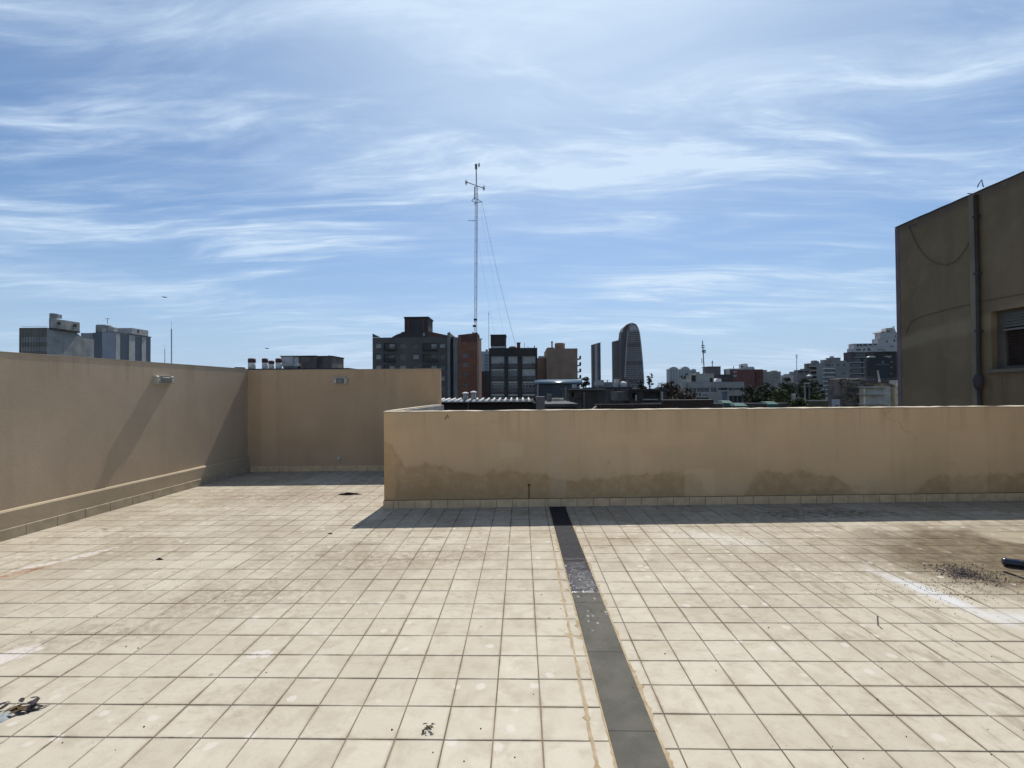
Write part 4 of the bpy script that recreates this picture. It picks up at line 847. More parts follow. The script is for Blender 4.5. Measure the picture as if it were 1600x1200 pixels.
c = P(801, 545, Y + 3); obj('roof_dome', MB().lathe(c, [(0.95, 0), (0.95, 0.25), (0.7, 0.55), (0.1, 0.62)], 16), M_dkc, t)
for u, v in ((819.4, 535.5), (825, 541), (835, 540)): rod('vent_pipe', t, M_dark, P(u, v, Y + 2), P(u, 545, Y + 2), 0.05 if u < 830 else 0.11)

# ---- brown party wall building
Y = 132
M_brown = mat('brown_render', (0.285, 0.195, 0.135), 0.9, 0.14, 0.25, streak=0.3); M_brown2 = mat('rust_render', (0.20, 0.12, 0.075), 0.9, 0.14, 0.3)
t = house('brown_building', 'blank brown building with drum shaped roof tank', 'building', 853.8, 544.5, 902.2, Y, 14, M_brown)
part('side_wing', M_brown2, t, 839, 559.5, 853.7, 640, Y + 1.5, 10, True); part('wing_parapet', M_lgrey, t, 841, 556.3, 853, 559.4, Y + 1.6, 0.4)
x0, x1, z0, z1 = rect(867.3, 535.5, 882.3, 545, Y + 3); c = Vector(((x0 + x1) / 2, Y + 4.5, z0 - 0.5)); rr = (x1 - x0) / 2
obj('roof_tank', MB().lathe(c, [(rr, 0), (rr, z1 - z0 + 0.3), (rr * 0.93, z1 - z0 + 0.5), (0.1, z1 - z0 + 0.62)], 22), M_brown, t); part('tank_ladder', M_brown2, t, 881.3, 536.5, 882.6, 546, Y + 2.6, 0.2)
part('chimney', M_dkc, t, 861.6, 534.6, 863.6, 546, Y + 1, 0.6); part('chimney_cap', M_dkc, t, 861, 533.4, 864.2, 534.5, Y + 0.9, 0.8)
rl = part('roof_rail', M_brown2, t, 882.6, 545.4, 902.4, 546.5, Y + 0.2, 0.2); part('rail_post', M_brown2, rl, 900.6, 546.5, 902.3, 549, Y + 0.2, 0.2); part('roof_room', M_brown2, t, 855, 543, 866, 545.2, Y + 2, 3)
m = MB(); x = P(902.4, 560, Y).x
for i in range(5):
    zc = P(903, 560 + i * 10.2, Y).z; m = MB().box(x + 0.02, x + 1.15, Y + 1, Y + 5, zc - 0.12, zc + 0.05).box(x + 1.05, x + 1.15, Y + 1, Y + 5, zc + 0.06, zc + 0.9); obj('balcony', m, M_dkc, t)

# ---- distant towers
M_tw = mat('mauve_concrete', (0.12, 0.105, 0.112), 0.85, 0.1, 0.05); M_twd = mat('tower_dark_glass', (0.018, 0.019, 0.024), 0.5, 0.1, 0.05); M_twl = mat('tower_pale_band', (0.33, 0.31, 0.30), 0.85, 0.1, 0.05)
def round_tower(label, a, c, ltop, rtop, Y, strips):
    x0, x1 = P(a, 560, Y).x, P(c, 560, Y).x; t = thing('round_tower', label, 'tower', ((x0+x1)/2, Y + 10, GZ), 'twin rounded residential towers')
    cx, rx, ry = (x0 + x1) / 2, (x1 - x0) / 2, (x1 - x0) / 2 * 1.05; zl, zr = P(a, ltop, Y).z, P(c, rtop, Y).z
    seg = 32; vs = []; fs = []
    for lv in (0, 1):
        for k in range(seg):
            w = 2 * math.pi * k / seg; x = cx + rx * 0.95 * math.cos(w); y = Y + ry + ry * 0.95 * math.sin(w)
            vs.append((x, y, GZ if lv == 0 else zl + (zr - zl) * (x - x0) / (x1 - x0)))
    fs = [(k, (k+1) % seg, seg + (k+1) % seg, seg + k) for k in range(seg)] + [tuple(range(seg, 2*seg))]
    obj('shaft', MB().add(vs, fs), M_tw, t)
    m = MB(); n = 30
    for i in range(n):
        z = GZ + (min(zl, zr) - GZ) * (i + 0.5) / n
        m.lathe((cx, Y + ry, z), [(rx * 0.96, 0), (rx, 0.05), (rx, 0.75), (rx * 0.96, 0.8)], 28, False)
    obj('balcony_rings', m, M_twd, t, 'stuff')
    for u0, u1, mm in strips:
        p0, p1 = P(u0, 560, Y).x, P(u1, 560, Y).x; xm = (p0 + p1) / 2; yy = Y + ry - ry * math.sqrt(max(0, 1 - ((xm - cx) / rx) ** 2)) - 0.6
        obj('facade_strip', MB().box(p0, p1, yy, yy + 1.2, GZ, zl + (zr - zl) * (xm - x0) / (x1 - x0) - 1.5), mm, t)
    q = (zr - zl) / (x1 - x0); m = MB(); m.poly([(cx - rx * 0.9, Y + ry * 0.6, zl - 1), (cx + rx, Y + ry * 0.6, zr - 1), (cx + rx, Y + ry * 0.6, zr + 1.2), (cx - rx * 0.9, Y + ry * 0.6, zl + 0.2)], (0, ry * 0.7, 0)); obj('crown_wall', m, M_twl, t)
round_tower('lone rounded tower standing apart left of the arched one', 924.6, 939.6, 538.5, 535, 950, ((926.5, 928.6, M_twd), (929.5, 933.2, M_twl), (937, 939, M_twd)))
round_tower('rounded tower touching the left flank of the arched one', 957.8, 975.5, 533.2, 530, 960, ((960, 965.6, M_tw), (966.2, 967.8, M_twd), (968.2, 972.5, M_twl)))
Y = 930
t = thing('arched_tower', 'tall tapering tower with an arched top and dark glass floors', 'tower', P(990, 609, Y) * 1.0)
t.location.z = GZ
front_o = [(975.5, 640), (976.4, 590), (978.6, 545), (981.0, 517), (983.5, 510.5), (987, 506.6), (990, 505.4), (993.6, 507), (996.6, 512), (999, 520), (1001.4, 538), (1004, 566), (1006.2, 600), (1006.6, 640)]
side_o = [(969.6, 640), (969.8, 560), (970.4, 528), (971.6, 518), (974.5, 511.6), (979, 507.6), (984, 505.6), (989, 504.6), (989.4, 640)]
def prism(o, Y, d): q = [P(u, v, Y) for u, v in o]; q[0].z = GZ; q[-1].z = GZ; return MB().poly(q[::-1] if False else q, (0, d, 0))
obj('glass_front', prism(front_o, Y, 28), M_twd, t); obj('flank', prism(side_o, Y + 6, 26), mat('tower_flank', (0.055, 0.05, 0.056), 0.8, 0.1, 0.05), t)
obj('arch_rim', MB().tube([P(u, v, Y - 0.8) for u, v in front_o[1:-1]], 1.1, 6), M_twl, t); obj('flank_rim', MB().tube([P(u, v, Y + 5) for u, v in side_o[3:8]], 1.0, 6), M_twl, t)
def edge(o, v, lo):
    pts = o[:7] if lo else o[6:]
    for (u0, v0), (u1, v1) in zip(pts[:-1], pts[1:]):
        if min(v0, v1) <= v <= max(v0, v1): return u0 + (u1 - u0) * (v - v0) / (v1 - v0)
v = 518.0; fr = []
obj('arch_screen', MB().poly([P(u, vv, Y - 0.3) for u, vv in ((983, 516.6), (984.5, 511.6), (987.2, 508.6), (990, 507.4), (993, 508.8), (995.6, 512.6), (997.2, 516.6))], (0, 0.25, 0)), M_twl, t)
while v < 612:
    a, c = edge(front_o, v, True) + 0.8, edge(front_o, v, False) - 0.5
    x0, x1, z0, z1 = rect(a, v, c, v + 0.85, Y); obj('floor_band', MB().box(x0, x1, Y - 0.9, Y - 0.02, z0, z1), M_twl if int(v * 3) % 5 else M_tw, t)
    v += 3.15
v = 522.0
rg = random.Random(21)
m = MB()
while v < 606:
    a, c = edge(front_o, v, True) + 2, edge(front_o, v, False) - 2; u = a
    while u < c:
        if rg.random() < 0.3: x0, x1, z0, z1 = rect(u, v + 0.9, u + rg.uniform(0.5, 2.2), v + 1.9, Y); m.box(x0, x1, Y - 0.7, Y - 0.05, z0, z1)
        u += 1.9
    v += 3.15
obj('balcony_fronts', m, M_tw, t, 'stuff')
M_far = mat('far_pale_tower', (0.24, 0.27, 0.28), 0.85, 0.08, 0.02)  # pale blue-grey colour carries most of the distance haze
for lab, a, c, top, sh in (('leftmost of three hazy pale towers beyond the grey concrete block', 1045.2, 1060.2, 576.6, 573.2), ('middle one of three hazy pale towers with a broad domed cap', 1063.4, 1078.2, 577, 572.8), ('rightmost and lowest of three hazy pale towers', 1079.2, 1088, 578.4, 576.4)):
    Y = 2300; x0, x1, _, zt = rect(a, top, c, top + 1, Y); t = thing('hazy_tower', lab, 'tower', ((x0+x1)/2, Y, GZ), 'hazy pale towers on the horizon')
    obj('shaft', MB().box(x0, x1, Y, Y + 40, GZ, zt), M_far, t); zs = P((a + c) / 2, sh, Y).z; w = x1 - x0
    obj('cap', MB().poly([(x0, Y - 0.5, zt + 0.05), (x1, Y - 0.5, zt + 0.05), (x1 - w * 0.2, Y - 0.5, zt + (zs - zt) * 0.7), (x1 - w * 0.38, Y - 0.5, zs), (x0 + w * 0.38, Y - 0.5, zs), (x0 + w * 0.2, Y - 0.5, zt + (zs - zt) * 0.7)], (0, 38, 0)), M_far, t)
    for k in range(3): obj('facade_strip', MB().box(x0 + w * (0.14 + 0.28 * k), x0 + w * (0.28 + 0.28 * k), Y - 1.2, Y - 0.05, GZ, zt - 4), mat('far_tower_glass', (0.10, 0.13, 0.15), 0.5, 0.05, 0.02), t)

# ---- blue-grey shed with a vaulted metal roof that catches the sun
Y = 60
M_shed = mat('slate_blue_wall', (0.055, 0.062, 0.070), 0.8, 0.15, 0.5)
x0, x1, _, zt = rect(840, 600, 906, 601, Y)
t = thing('metal_roof_shed', 'slate blue shed with shiny vaulted metal roof', 'shed', ((x0 + x1) / 2, Y, GZ))
obj('wall', MB().box(x0, x1, Y, Y + 6, GZ, zt), M_shed, t)
q = NT('zinc_roof', 0.2, 0.95); q.col((0.13, 0.145, 0.15)); q.bump(q.noise(1.2, 3, sc=(0.15, 1, 1)), 0.05, 0.02); M_zinc = q.m
zr = P(870, 592.6, Y).z; vs = []; n = 14; xr1 = P(910, 600, Y).x; xr0 = x0 - 0.3
for xx in (xr0, xr1):
    for k in range(n + 1):
        w = math.pi * k / n; vs.append((xx, Y + 2.4 - 2.7 * math.cos(w), zt + 0.02 + (zr - zt) * math.sin(w)))
obj('vault_roof', MB().add(vs, [(k, k + 1, n + 2 + k, n + 1 + k) for k in range(n)] + [tuple(range(n, -1, -1)), tuple(range(n + 1, 2 * n + 2))], True), M_zinc, t)
for u in (840.2, 857, 874, 891): part('wall_joint', mat('shed_joint', (0.10, 0.11, 0.12)), t, u, 600.5, u + 0.5, 625, Y - 0.06, 0.05)
part('end_post', M_lgrey, t, 840, 597, 841.3, 640, Y - 0.3, 0.25, True)

# ---- low roofs close behind the parapet
Y = 14
M_fibre = mat('fibre_cement', (0.66, 0.66, 0.64), 0.85, 0.12, 5)
M_fascia = mat('black_fascia', (0.010, 0.010, 0.012), 0.9, 0.2, 2)
x0, x1, _, zt = rect(640, 629, 836.5, 630, Y)
t = thing('corrugated_roof', 'white corrugated roof over a black wall just beyond the parapet', 'roof', ((x0 + x1) / 2, Y, GZ))
obj('wall', MB().box(x0, x1, Y + 0.02, Y + 3.2, GZ, zt - 0.03), M_fascia, t)
obj('back_upstand', MB().box(x0, x1 + 0.05, Y + 1.62, Y + 1.8, zt, zt + 0.115), M_fascia, t)
pitch, amp = 0.188, 0.016; xs = x0
while xs < x1 - 0.2:
    xe = min(xs + pitch * 5, x1); m = MB(); nseg = 40; top = []; vs = []
    for lay in (0, 1):
        for yy, dz in ((Y - 0.10, 0.0), (Y + 1.6, 0.07)):
            for k in range(nseg + 1):
                x = xs + (xe - xs) * k / nseg; vs.append((x, yy, zt + 0.015 + dz + amp * math.sin(2 * math.pi * (x - x0) / pitch) - lay * 0.008))
    N = nseg + 1; fs = []
    for k in range(nseg): fs += [(k, k+1, N+k+1, N+k), (2*N+k, 3*N+k, 3*N+k+1, 2*N+k+1), (k, 2*N+k, 2*N+k+1, k+1)]
    obj('corrugated_sheet', MB().add(vs, fs, True), mat('dark_sheet', (0.03, 0.03, 0.032), 0.9, 0.2, 3), t); xs = xe + 0.003
xs = x0 + 0.25 * pitch
while xs < x1 - 0.15:
    m = MB(); r1, r2 = 0.052, 0.022; prof = [(-1, 0), (-0.62, 0.62), (0, 1), (0.62, 0.62), (1, 0)]
    a_ = [(xs + p * r1, Y - 0.13, zt + 0.020 + q * 0.058) for p, q in prof]; b_ = [(xs + p * r2, Y + 1.55, zt + 0.105 + q * 0.022) for p, q in prof]
    m.add(a_ + b_, [(4,3,2,1,0)] + [(k, k+1, k+6, k+5) for k in range(4)], True); obj('bright_ridge', m, M_fibre, t); xs += pitch  # pale ridges over dark sheets: sunlit crests put into the colour
for u, v0 in ((727.4, 612.6), (740, 610.9)):
    c = P(u, 627, Y + 0.5); h = P(u, v0, Y + 0.5).z - c.z; r = 0.075; vt = thing('roof_vent', 'white capped roof vent, ' + ('nearer the tan wall' if u < 735 else 'the taller one beside it'), 'roof vent', c, 'capped vents on the corrugated roof')
    obj('flue', MB().lathe(c, [(r, -0.02), (r, h * 0.78)], 14), M_lgrey, vt)
    obj('cap', MB().lathe(c + Vector((0, 0, h * 0.80)), [(r * 1.3, 0), (r * 1.36, 0.02), (r * 1.1, h * 0.14), (r * 0.4, h * 0.2)], 14), M_fibre, vt)
    for k in range(4): w = k * math.pi / 2 + 0.4; rod('strut', vt, M_mgrey, c + Vector((r * 1.2 * math.cos(w), r * 1.2 * math.sin(w), 0.03)), c + Vector((r * 1.25 * math.cos(w), r * 1.25 * math.sin(w), h * 0.8)), 0.008, 5)
rod('drain_pipe', t, M_mgrey, P(732, 629, Y - 0.03), P(730, 650, Y - 0.03), 0.012)
x0, x1, _, zt = rect(838, 619.8, 851.2, 620.8, Y)
tag(obj('masonry_pier', MB().box(x0, x1, Y, Y + 0.6, GZ, zt), mat('grey_render', (0.155, 0.155, 0.155), 0.9, 0.12, 3)), 'plain grey masonry pier at the end of the corrugated roof', 'pier')

def low(label, a, b, c, Y, depth, mat_, name='low_house', roofc=None, cat='house', holes=()):
    t = house(name, label, cat, a, b, c, Y, depth, mat_, holes)
    x0, x1, _, z1 = rect(a, b, c, b + 1, Y); obj('roof_slab', MB().box(x0 - 0.12, x1 + 0.12, Y - 0.12, Y + depth + 0.1, z1 + 0.005, z1 + 0.14), roofc or M_roofb, t); return t
M_gr1 = mat('sooty_render', (0.060, 0.050, 0.044), 0.95, 0.3, 1.2, streak=0.5); M_gr2 = mat('old_grey_render', (0.135, 0.122, 0.108), 0.95, 0.25, 1.2, streak=0.6)
M_flat = mat('grey_flat_roof', (0.075, 0.072, 0.072), 0.95, 0.3, 1.5)
t = low('low flat grey roof between the masonry pier and dark sheds', 850.5, 635.5, 899, 22, 6, M_gr1, roofc=M_flat)
part('parapet_block', mat('cream_block', (0.50, 0.44, 0.34), 0.9, 0.2, 2), t, 863.5, 622.3, 881, 629.5, 27, 0.5)
part('flue', M_gr2, t, 855.5, 616, 862, 634, 26, 0.9); part('pipe_box', M_lgrey, t, 881, 628, 884.5, 632, 26.5, 0.4); part('dark_box', M_roofb, t, 851, 638, 858, 643, 21.6, 0.3)
t = low('dark low house with a doorway and pale posts', 889, 609.5, 946, 34, 6, M_gr1, holes=[(899.5, 622, 909.5, 642), (893, 613, 897, 620)])
part('door', M_gr2, t, 900, 622.5, 909, 642, 34.25, 0.08); part('post', M_gr2, t, 911.5, 612, 914.5, 645, 33.8, 0.15, True); part('post', M_mgrey, t, 883.5, 604, 885, 640, 33, 0.2, True); part('tank', M_blind, t, 896.5, 600.5, 901, 606.5, 36, 1.2)
part('gutter', M_mgrey, t, 888, 607.4, 946, 609.0, 33.7, 0.15)
t = low('cluttered grey roof with pale tanks left of the arched tower', 929, 607, 990, 46, 8, M_gr2, holes=[(933, 612, 941, 618), (955, 611, 966, 619)])
for a, b, c2, d, mm in ((931, 595.5, 944, 602, M_lgrey), (934, 602.5, 953, 606.6, M_mgrey), (946, 597, 957, 603, M_mgrey), (957.5, 599, 966, 606.5, M_lgrey), (962, 592, 967, 599, M_lgrey), (940, 593.6, 943, 596, M_mgrey)): part('roof_box', mm, t, a, b, c2, d, 47.5 + (a % 3) * 0.4, 1.1)
x0, x1, z0, z1 = rect(971.5, 597, 983, 606, 47); m = MB(); rr = (x1 - x0) / 2
tk = obj('water_tank', m.lathe(((x0 + x1) / 2, 48, z0), [(rr, 0), (rr, z1 - z0 - 0.1), (rr * 0.85, z1 - z0), (rr * 0.2, z1 - z0 + 0.08)], 18), M_white, t)
for k in range(4): obj('rib', MB().lathe(((x0 + x1) / 2, 48, z0 + 0.06 + k * 0.13), [(rr * 1.01, 0), (rr * 1.05, 0.02), (rr * 1.01, 0.04)], 18), M_lgrey, tk)
t = low('dark shed row with a pale ledge before the trees', 985, 610, 1042, 40, 7, M_gr1, holes=[(988, 614, 993.5, 623), (1005, 612, 1031, 622)])
part('ledge', mat('pale_ledge', (0.32, 0.31, 0.29), 0.9, 0.2, 2), t, 1005, 623.5, 1028, 625.2, 39.6, 0.3); part('ledge', M_mgrey, t, 1003, 629.3, 1035, 630.6, 39.3, 0.3); part('post', mat('pale_ledge', (0.3,)*3), t, 1033.6, 612, 1036, 626.5, 39.2, 0.2); part('skylight', M_white, t, 1002.5, 608.5, 1008, 610.2, 40.5, 1)
part('post', M_lgrey, t, 993.4, 617, 995, 626, 39.5, 0.2); part('block', M_gr2, t, 965, 612, 985, 626, 40.5, 3)
for lab_, pts_ in (('dark low house with a doorway and pale posts', ((892, 606), (904, 604), (921, 605), (934, 603.5), (941, 606))), ('cluttered grey roof with pale tanks left of the arched tower', ((935, 592), (949, 594), (969, 590), (986, 601), (980, 594))), ('dark shed row with a pale ledge before the trees', ((989, 603), (998, 606), (1017, 606.5), (1029, 604), (1039, 606)))):
    t = [o_ for o_ in COL.objects if o_.get('label') == lab_][0]; yy = t.location.y + 2.0
    for i, (u, v) in enumerate(pts_):
        rod('vent_pipe', t, M_lgrey if i % 2 else M_mgrey, P(u, v, yy), P(u, 612, yy), 0.035 + 0.02 * (i % 3))
        if i % 2 == 0: part('roof_box', (M_lgrey, M_gr2, M_redb)[i % 3], t, u + 2, v + 2.6, u + 6.5, 611, yy + 0.5, 0.7)
        if i == 1: rod('aerial', t, M_mgrey, P(u - 2.4, v + 0.4, yy), P(u + 2.4, v + 0.2, yy), 0.02)
# long dark brick wall
Y = 17
def brick_mat():
    q = NT('sooty_brick', 0.95); o = q.xyz(); b = q.n('ShaderNodeTexBrick'); q.put(q.vec(o[0], o[2], 0.0), b.inputs['Vector'])
    for k, v in (('Color1', (0.050, 0.030, 0.027, 1)), ('Color2', (0.030, 0.021, 0.020, 1)), ('Mortar', (0.05, 0.045, 0.042, 1))): b.inputs[k].default_value = v
    b.inputs['Scale'].default_value = 1.0; b.inputs['Brick Width'].default_value = 0.24; b.inputs['Row Height'].default_value = 0.075; b.inputs['Mortar Size'].default_value = 0.008
    q.col(q.mix(q.math('MULTIPLY', q.ramp(q.noise(0.9, 5), 0.4, 0.7), 0.5), b.outputs['Color'], (0.045, 0.043, 0.038))); q.bump(b.outputs['Fac'], 0.4, -0.01); return q.m
M_sbrick = brick_mat()
p = [P(u, v, Y) for u, v in ((930, 633), (1036, 629.5), (1036, 625.6), (1114.5, 625.4))]
t = thing('brick_wall', 'long sooty brick wall just beyond the tan parapet', 'brick wall', (P(1020, 640, Y).x, Y, GZ))
obj('low_length', MB().box(p[0].x, p[1].x - 0.003, Y, Y + 0.25, GZ, P(980, 631.5, Y).z), M_sbrick, t); obj('tall_length', MB().box(p[2].x, p[3].x, Y - 0.02, Y + 0.25, GZ, P(1070, 625.6, Y).z), M_sbrick, t)
obj('coping', MB().box(p[2].x - 0.01, p[3].x + 0.02, Y - 0.05, Y + 0.28, P(1070, 625.6, Y).z + 0.002, P(1070, 624.6, Y).z), M_gr2, t)
for u in (938, 1010, 1031, 1058): part('buttress', M_gr1, t, u, 634, u + 1.4, 645, Y - 0.1, 0.07, True)
x0, x1, _, zt = rect(925, 641, 934, 642, 16.5); m = MB(); m.poly([(P(923, 643, 16.4).x, 16.4, P(923, 643.5, 16.4).z), (P(933, 643, 16.4).x, 16.4, P(933, 643.5, 16.4).z), (P(933, 634, 16.4).x, 16.4, P(933, 634.5, 16.4).z)], (0, 0.4, 0)); obj('sloped_buttress', m, M_gr2, t)

# ---- grey concrete block with ribbon windows
Y = 118
M_conc = mat('board_concrete', (0.32, 0.30, 0.28), 0.9, 0.13, 0.35, streak=0.25); M_conc2 = mat('cream_concrete', (0.33, 0.315, 0.275), 0.9, 0.15, 0.4, streak=0.3)
rib = [(1076, 605.6, 1081, 612.6), (1082, 606.4, 1088, 612.8), (1089, 606, 1108, 612.4), (1110.5, 605.6, 1119.5, 612.4), (1121.5, 606, 1137, 609.6), (1138.6, 606, 1159.4, 609.8)]
lowh = [(1089, 621, 1107.5, 624), (1139.5, 618, 1160, 629.5), (1128.5, 611.8, 1136.5, 640), (1092, 614, 1095, 619), (1097, 616.4, 1106, 618.6)]
t = house('concrete_block', 'grey concrete block with ribbon windows and cream roof storey', 'building', 1075.5, 597, 1162, Y, 7, M_conc, rib + lowh)
for a, b, c2, d in rib: window(t, a, b, c2, d, Y, 0.25, G_glass, M_mgrey, 2 if c2 - a > 12 else 1)
window(t, 1089, 621, 1107.5, 624, Y, 0.25, G_glass, M_dark, 3); window(t, 1139.5, 618, 1160, 629.5, Y, 0.3, mat('dark_opening', (0.02, 0.017, 0.018)), M_lgrey, 2); window(t, 1128.5, 611.8, 1136.5, 640, Y, 0.2, mat('blue_grey_panel', (0.11, 0.14, 0.19), 0.6), M_mgrey, 0, 3)
for v in (600.6, 604.6): part('string_course', M_lgrey, t, 1075, v, 1162.6, v + 0.7, Y - 0.15, 0.14)
part('sill_band', M_lgrey, t, 1120, 610.6, 1162.6, 611.4, Y - 0.2, 0.19); part('corner_pier', M_conc2, t, 1160.6, 597.2, 1163, 640, Y - 0.1, 0.09, True); part('chimney_stack', M_lgrey, t, 1063, 592, 1074.5, 640, Y + 1, 2, True)
rs = part('roof_storey', M_conc2, t, 1080.5, 585.5, 1115.5, 597, Y + 2, 4); part('opening', M_dark, rs, 1080.6, 586.4, 1087, 596, Y + 1.9, 0.08); part('opening', M_dark, rs, 1109.5, 590.6, 1113.5, 597, Y + 1.9, 0.08); part('roof_edge', M_lgrey, t, 1088, 583.8, 1115.8, 585.3, Y + 1.9, 4.3)
m = MB(); m.poly([P(u, v, Y + 1.5) for u, v in ((1116.5, 596.6), (1127.5, 596.6), (1127, 591.8), (1121, 591))], (0, 6, 0)); obj('white_hood', m, M_white, t)
for u, v in ((1088, 582), (1091, 581), (1100, 583)): part('roof_box', M_mgrey, t, u, v, u + 2.4, 584, Y + 4, 1.4)
t = mast('cell_mast', 'slender mast with clustered aerials above the grey concrete block', 1097.6, 532, 1100.6, 585, 128, 0.16, ((1096, 540, 1101, 540), (1096, 543.4, 1101, 543), (1097, 548, 1102.6, 547.6), (1097, 547.6, 1099, 553), (1101.6, 546.5, 1101.8, 552)), 'antenna mast')
rod('side_pole', t, M_steel, P(1096.6, 560, 128), P(1096.9, 568, 128), 0.09); part('panel_antenna', M_mgrey, t, 1098.4, 546.5, 1100.6, 552, 127.6, 0.3)
Y = 165
t = house('brown_roof_block', 'plain mauve brown block behind the grey concrete block', 'building', 1106.5, 573.5, 1126, Y, 5, mat('mauve_brown', (0.13, 0.115, 0.112), 0.9, 0.12, 0.2)); part('roof_slab', M_dkc, t, 1106, 572.4, 1126.5, 573.4, Y - 0.3, 5.6); part('light_strip', M_mgrey, t, 1110.4, 578, 1111.6, 600, Y - 0.1, 0.08)
rod('aerial', t, M_steel, P(1113, 573, Y + 3), P(1113, 563.4, Y + 3), 0.14); rod('aerial', t, M_steel, P(1111, 567, Y + 3), P(1115, 566.6, Y + 3), 0.1)
Y = 150; house('dark_infill', 'low dark building between the mauve block and red brick flats', 'building', 1126.2, 585, 1146, Y, 5, M_gr1)
Y = 205
M_rb = mat('red_brick', (0.135, 0.058, 0.048), 0.9, 0.2, 0.3)
rbw = [(1145, 579.6, 1152, 582), (1145, 585.6, 1152, 588.6)]
t = house('brick_flats', 'red brick flats with white rooftop drum', 'apartment block', 1140.4, 577.6, 1179, Y, 6, M_rb, rbw)
for h in rbw: window(t, *h, Y, 0.3, M_blind, M_white, 2)
part('roof_band', M_lgrey, t, 1140, 575.8, 1179.4, 577.5, Y - 0.2, 6); c = P(1161.5, 576, Y + 3); rr = 6.4 * Y / FPX; obj('roof_drum', MB().lathe(c, [(rr, 0), (rr, P(1161, 570, Y + 6).z - c.z), (rr * 0.9, P(1161, 568.8, Y + 6).z - c.z)], 20), M_white, t); part('opening', M_dark, t, 1158, 571.5, 1161, 574, Y - 0.7 + 0.3, 0.2)
part('roof_house', M_lgrey, t, 1168, 573, 1178.5, 576, Y + 1, 4); part('corner_bay', M_lgrey, t, 1139, 577.8, 1141, 640, Y - 0.25, 3, True); rod('aerial', t, M_steel, P(1146, 576, Y), P(1146, 572, Y), 0.15)
t = house('brick_annex', 'dark red brick wing with narrow balconies beside the flats', 'apartment block', 1179.2, 577, 1192.2, Y + 3, 4, M_brk2)
for k in range(4): part('balcony', M_rb, t, 1181, 580.4 + k * 5, 1186, 582 + k * 5, Y + 2, 0.95)
M_beige = mat('beige_render', (0.27, 0.26, 0.235), 0.9, 0.12, 0.3)
bh = [(1209, 583.6, 1215, 586), (1209, 588.6, 1215, 591.6)]
t = house('beige_flats', 'pale beige flats right of the red brick wing', 'apartment block', 1192.4, 580.5, 1220, Y + 6, 5, M_beige, bh)
for h in bh: window(t, *h, Y + 6, 0.4, G_glass, M_white, 1)
part('roof_house', M_beige, t, 1192, 578, 1198.5, 580.4, Y + 7, 3); part('roof_house', M_lgrey, t, 1209, 578.8, 1214.6, 580.4, Y + 7, 3)

# ---- stepped flats
def stepped(name, label, Y, mat_, blocks, bands=(), extra=()):
    a = min(b[0] for b in blocks); c = max(b[2] for b in blocks); t = thing(name, label, 'apartment block', (P((a + c) / 2, 600, Y).x, Y, GZ))
    for i, (u0, v0, u1, off, dep) in enumerate(blocks): part('wing', mat_[i % len(mat_)], t, u0, v0, u1, v0 + 1, Y + off, dep, True)
    for (u0, v0, u1, v1, mm, off) in bands: part('floor_band' if mm in (M_white, M_lgrey, M_twl) else 'dark_bay', mm, t, u0, v0, u1, v1, Y + off, 0.3 if mm not in (M_white, M_lgrey) else 0.5)
    return t
M_cream2 = mat('grey_cream', (0.21, 0.205, 0.195), 0.9, 0.15, 0.2, streak=0.3)
t = stepped('distant_flats', 'small pale flats over the treetops left of the stepped ones', 260, [M_lgrey, M_mgrey], [(1226.5, 586, 1240, 0, 4), (1239.5, 580.6, 1249, 1, 4)]); part('roof_house', M_mgrey, t, 1229, 584.4, 1234, 586, 262, 3)
t = stepped('stepped_flats', 'grey stepped flats climbing to the right over dark trees', 215, [M_mgrey, M_cream2, M_mgrey], [(1246.5, 578, 1257, 0, 3), (1256, 576, 1267, 1, 3), (1264.6, 567.6, 1289, 2.2, 4), (1272, 564.4, 1280, 3, 2.5)])
for k in range(5): part('floor_band', M_lgrey, t, 1265, 571.5 + k * 7, 1288, 572.9 + k * 7, 216.2, 0.9); part('dark_bay', M_dark, t, 1266, 573.2 + k * 7, 1287, 576.4 + k * 7, 216.9, 0.2)
for k, (a, c2) in enumerate(((1247, 1255), (1257, 1264))): part('dark_bay', M_dark, t, a + 1, 579.5, c2, 582, 214.8, 0.15)
part('roof_box', M_dkc, t, 1260.8, 568, 1264, 576, 217, 1.5); part('roof_box', M_mgrey, t, 1271.5, 563.2, 1277, 564.4, 218.2, 2)
Y = 175
bays_ = [(1288.6, 577.2 + k * 6.55, 1304.4, 581.6 + k * 6.55) for k in range(9)]
sm = [(1289.5, 569, 1293, 572), (1294, 569, 1297.2, 572.6), (1299, 569.6, 1301.6, 572), (1308, 569, 1311.5, 571.6), (1317, 569.4, 1321, 572.2), (1314, 582.4, 1320, 584.6), (1313.5, 592, 1320, 594)]
t = house('balcony_flats', 'grey cream flats with a stack of white balcony slabs', 'apartment block', 1287.5, 566.5, 1327.6, Y, 4.5, M_cream2, bays_ + sm)
for i, h in enumerate(bays_):
    window(t, *h, Y, 0.5, G_blue, M_dark, 2); part('balcony', M_white, t, 1288, h[1] - 1.9, 1305, h[1] - 0.6, Y - 0.9, 0.89)
for h in sm: window(t, *h, Y, 0.3, G_glass, M_mgrey, 0)
rd = part('roof_storey', M_cream2, t, 1299, 559.5, 1313.4, 566.4, Y + 1, 3); part('roof_slab', M_lgrey, t, 1298.4, 558.6, 1314, 559.4, Y + 0.9, 3.3); part('roof_storey', M_cream2, t, 1288, 562, 1298.8, 566.4, Y + 1.5, 2.4); part('roof_house', M_cream2, t, 1313.6, 563.5, 1322.6, 566.4, Y + 1.6, 2.6); part('side_step', M_mgrey, t, 1306, 580, 1308, 640, Y - 0.1, 0.09, True); part('roof_box', M_mgrey, t, 1299.5, 556.5, 1303, 558.5, Y + 2, 1.2)

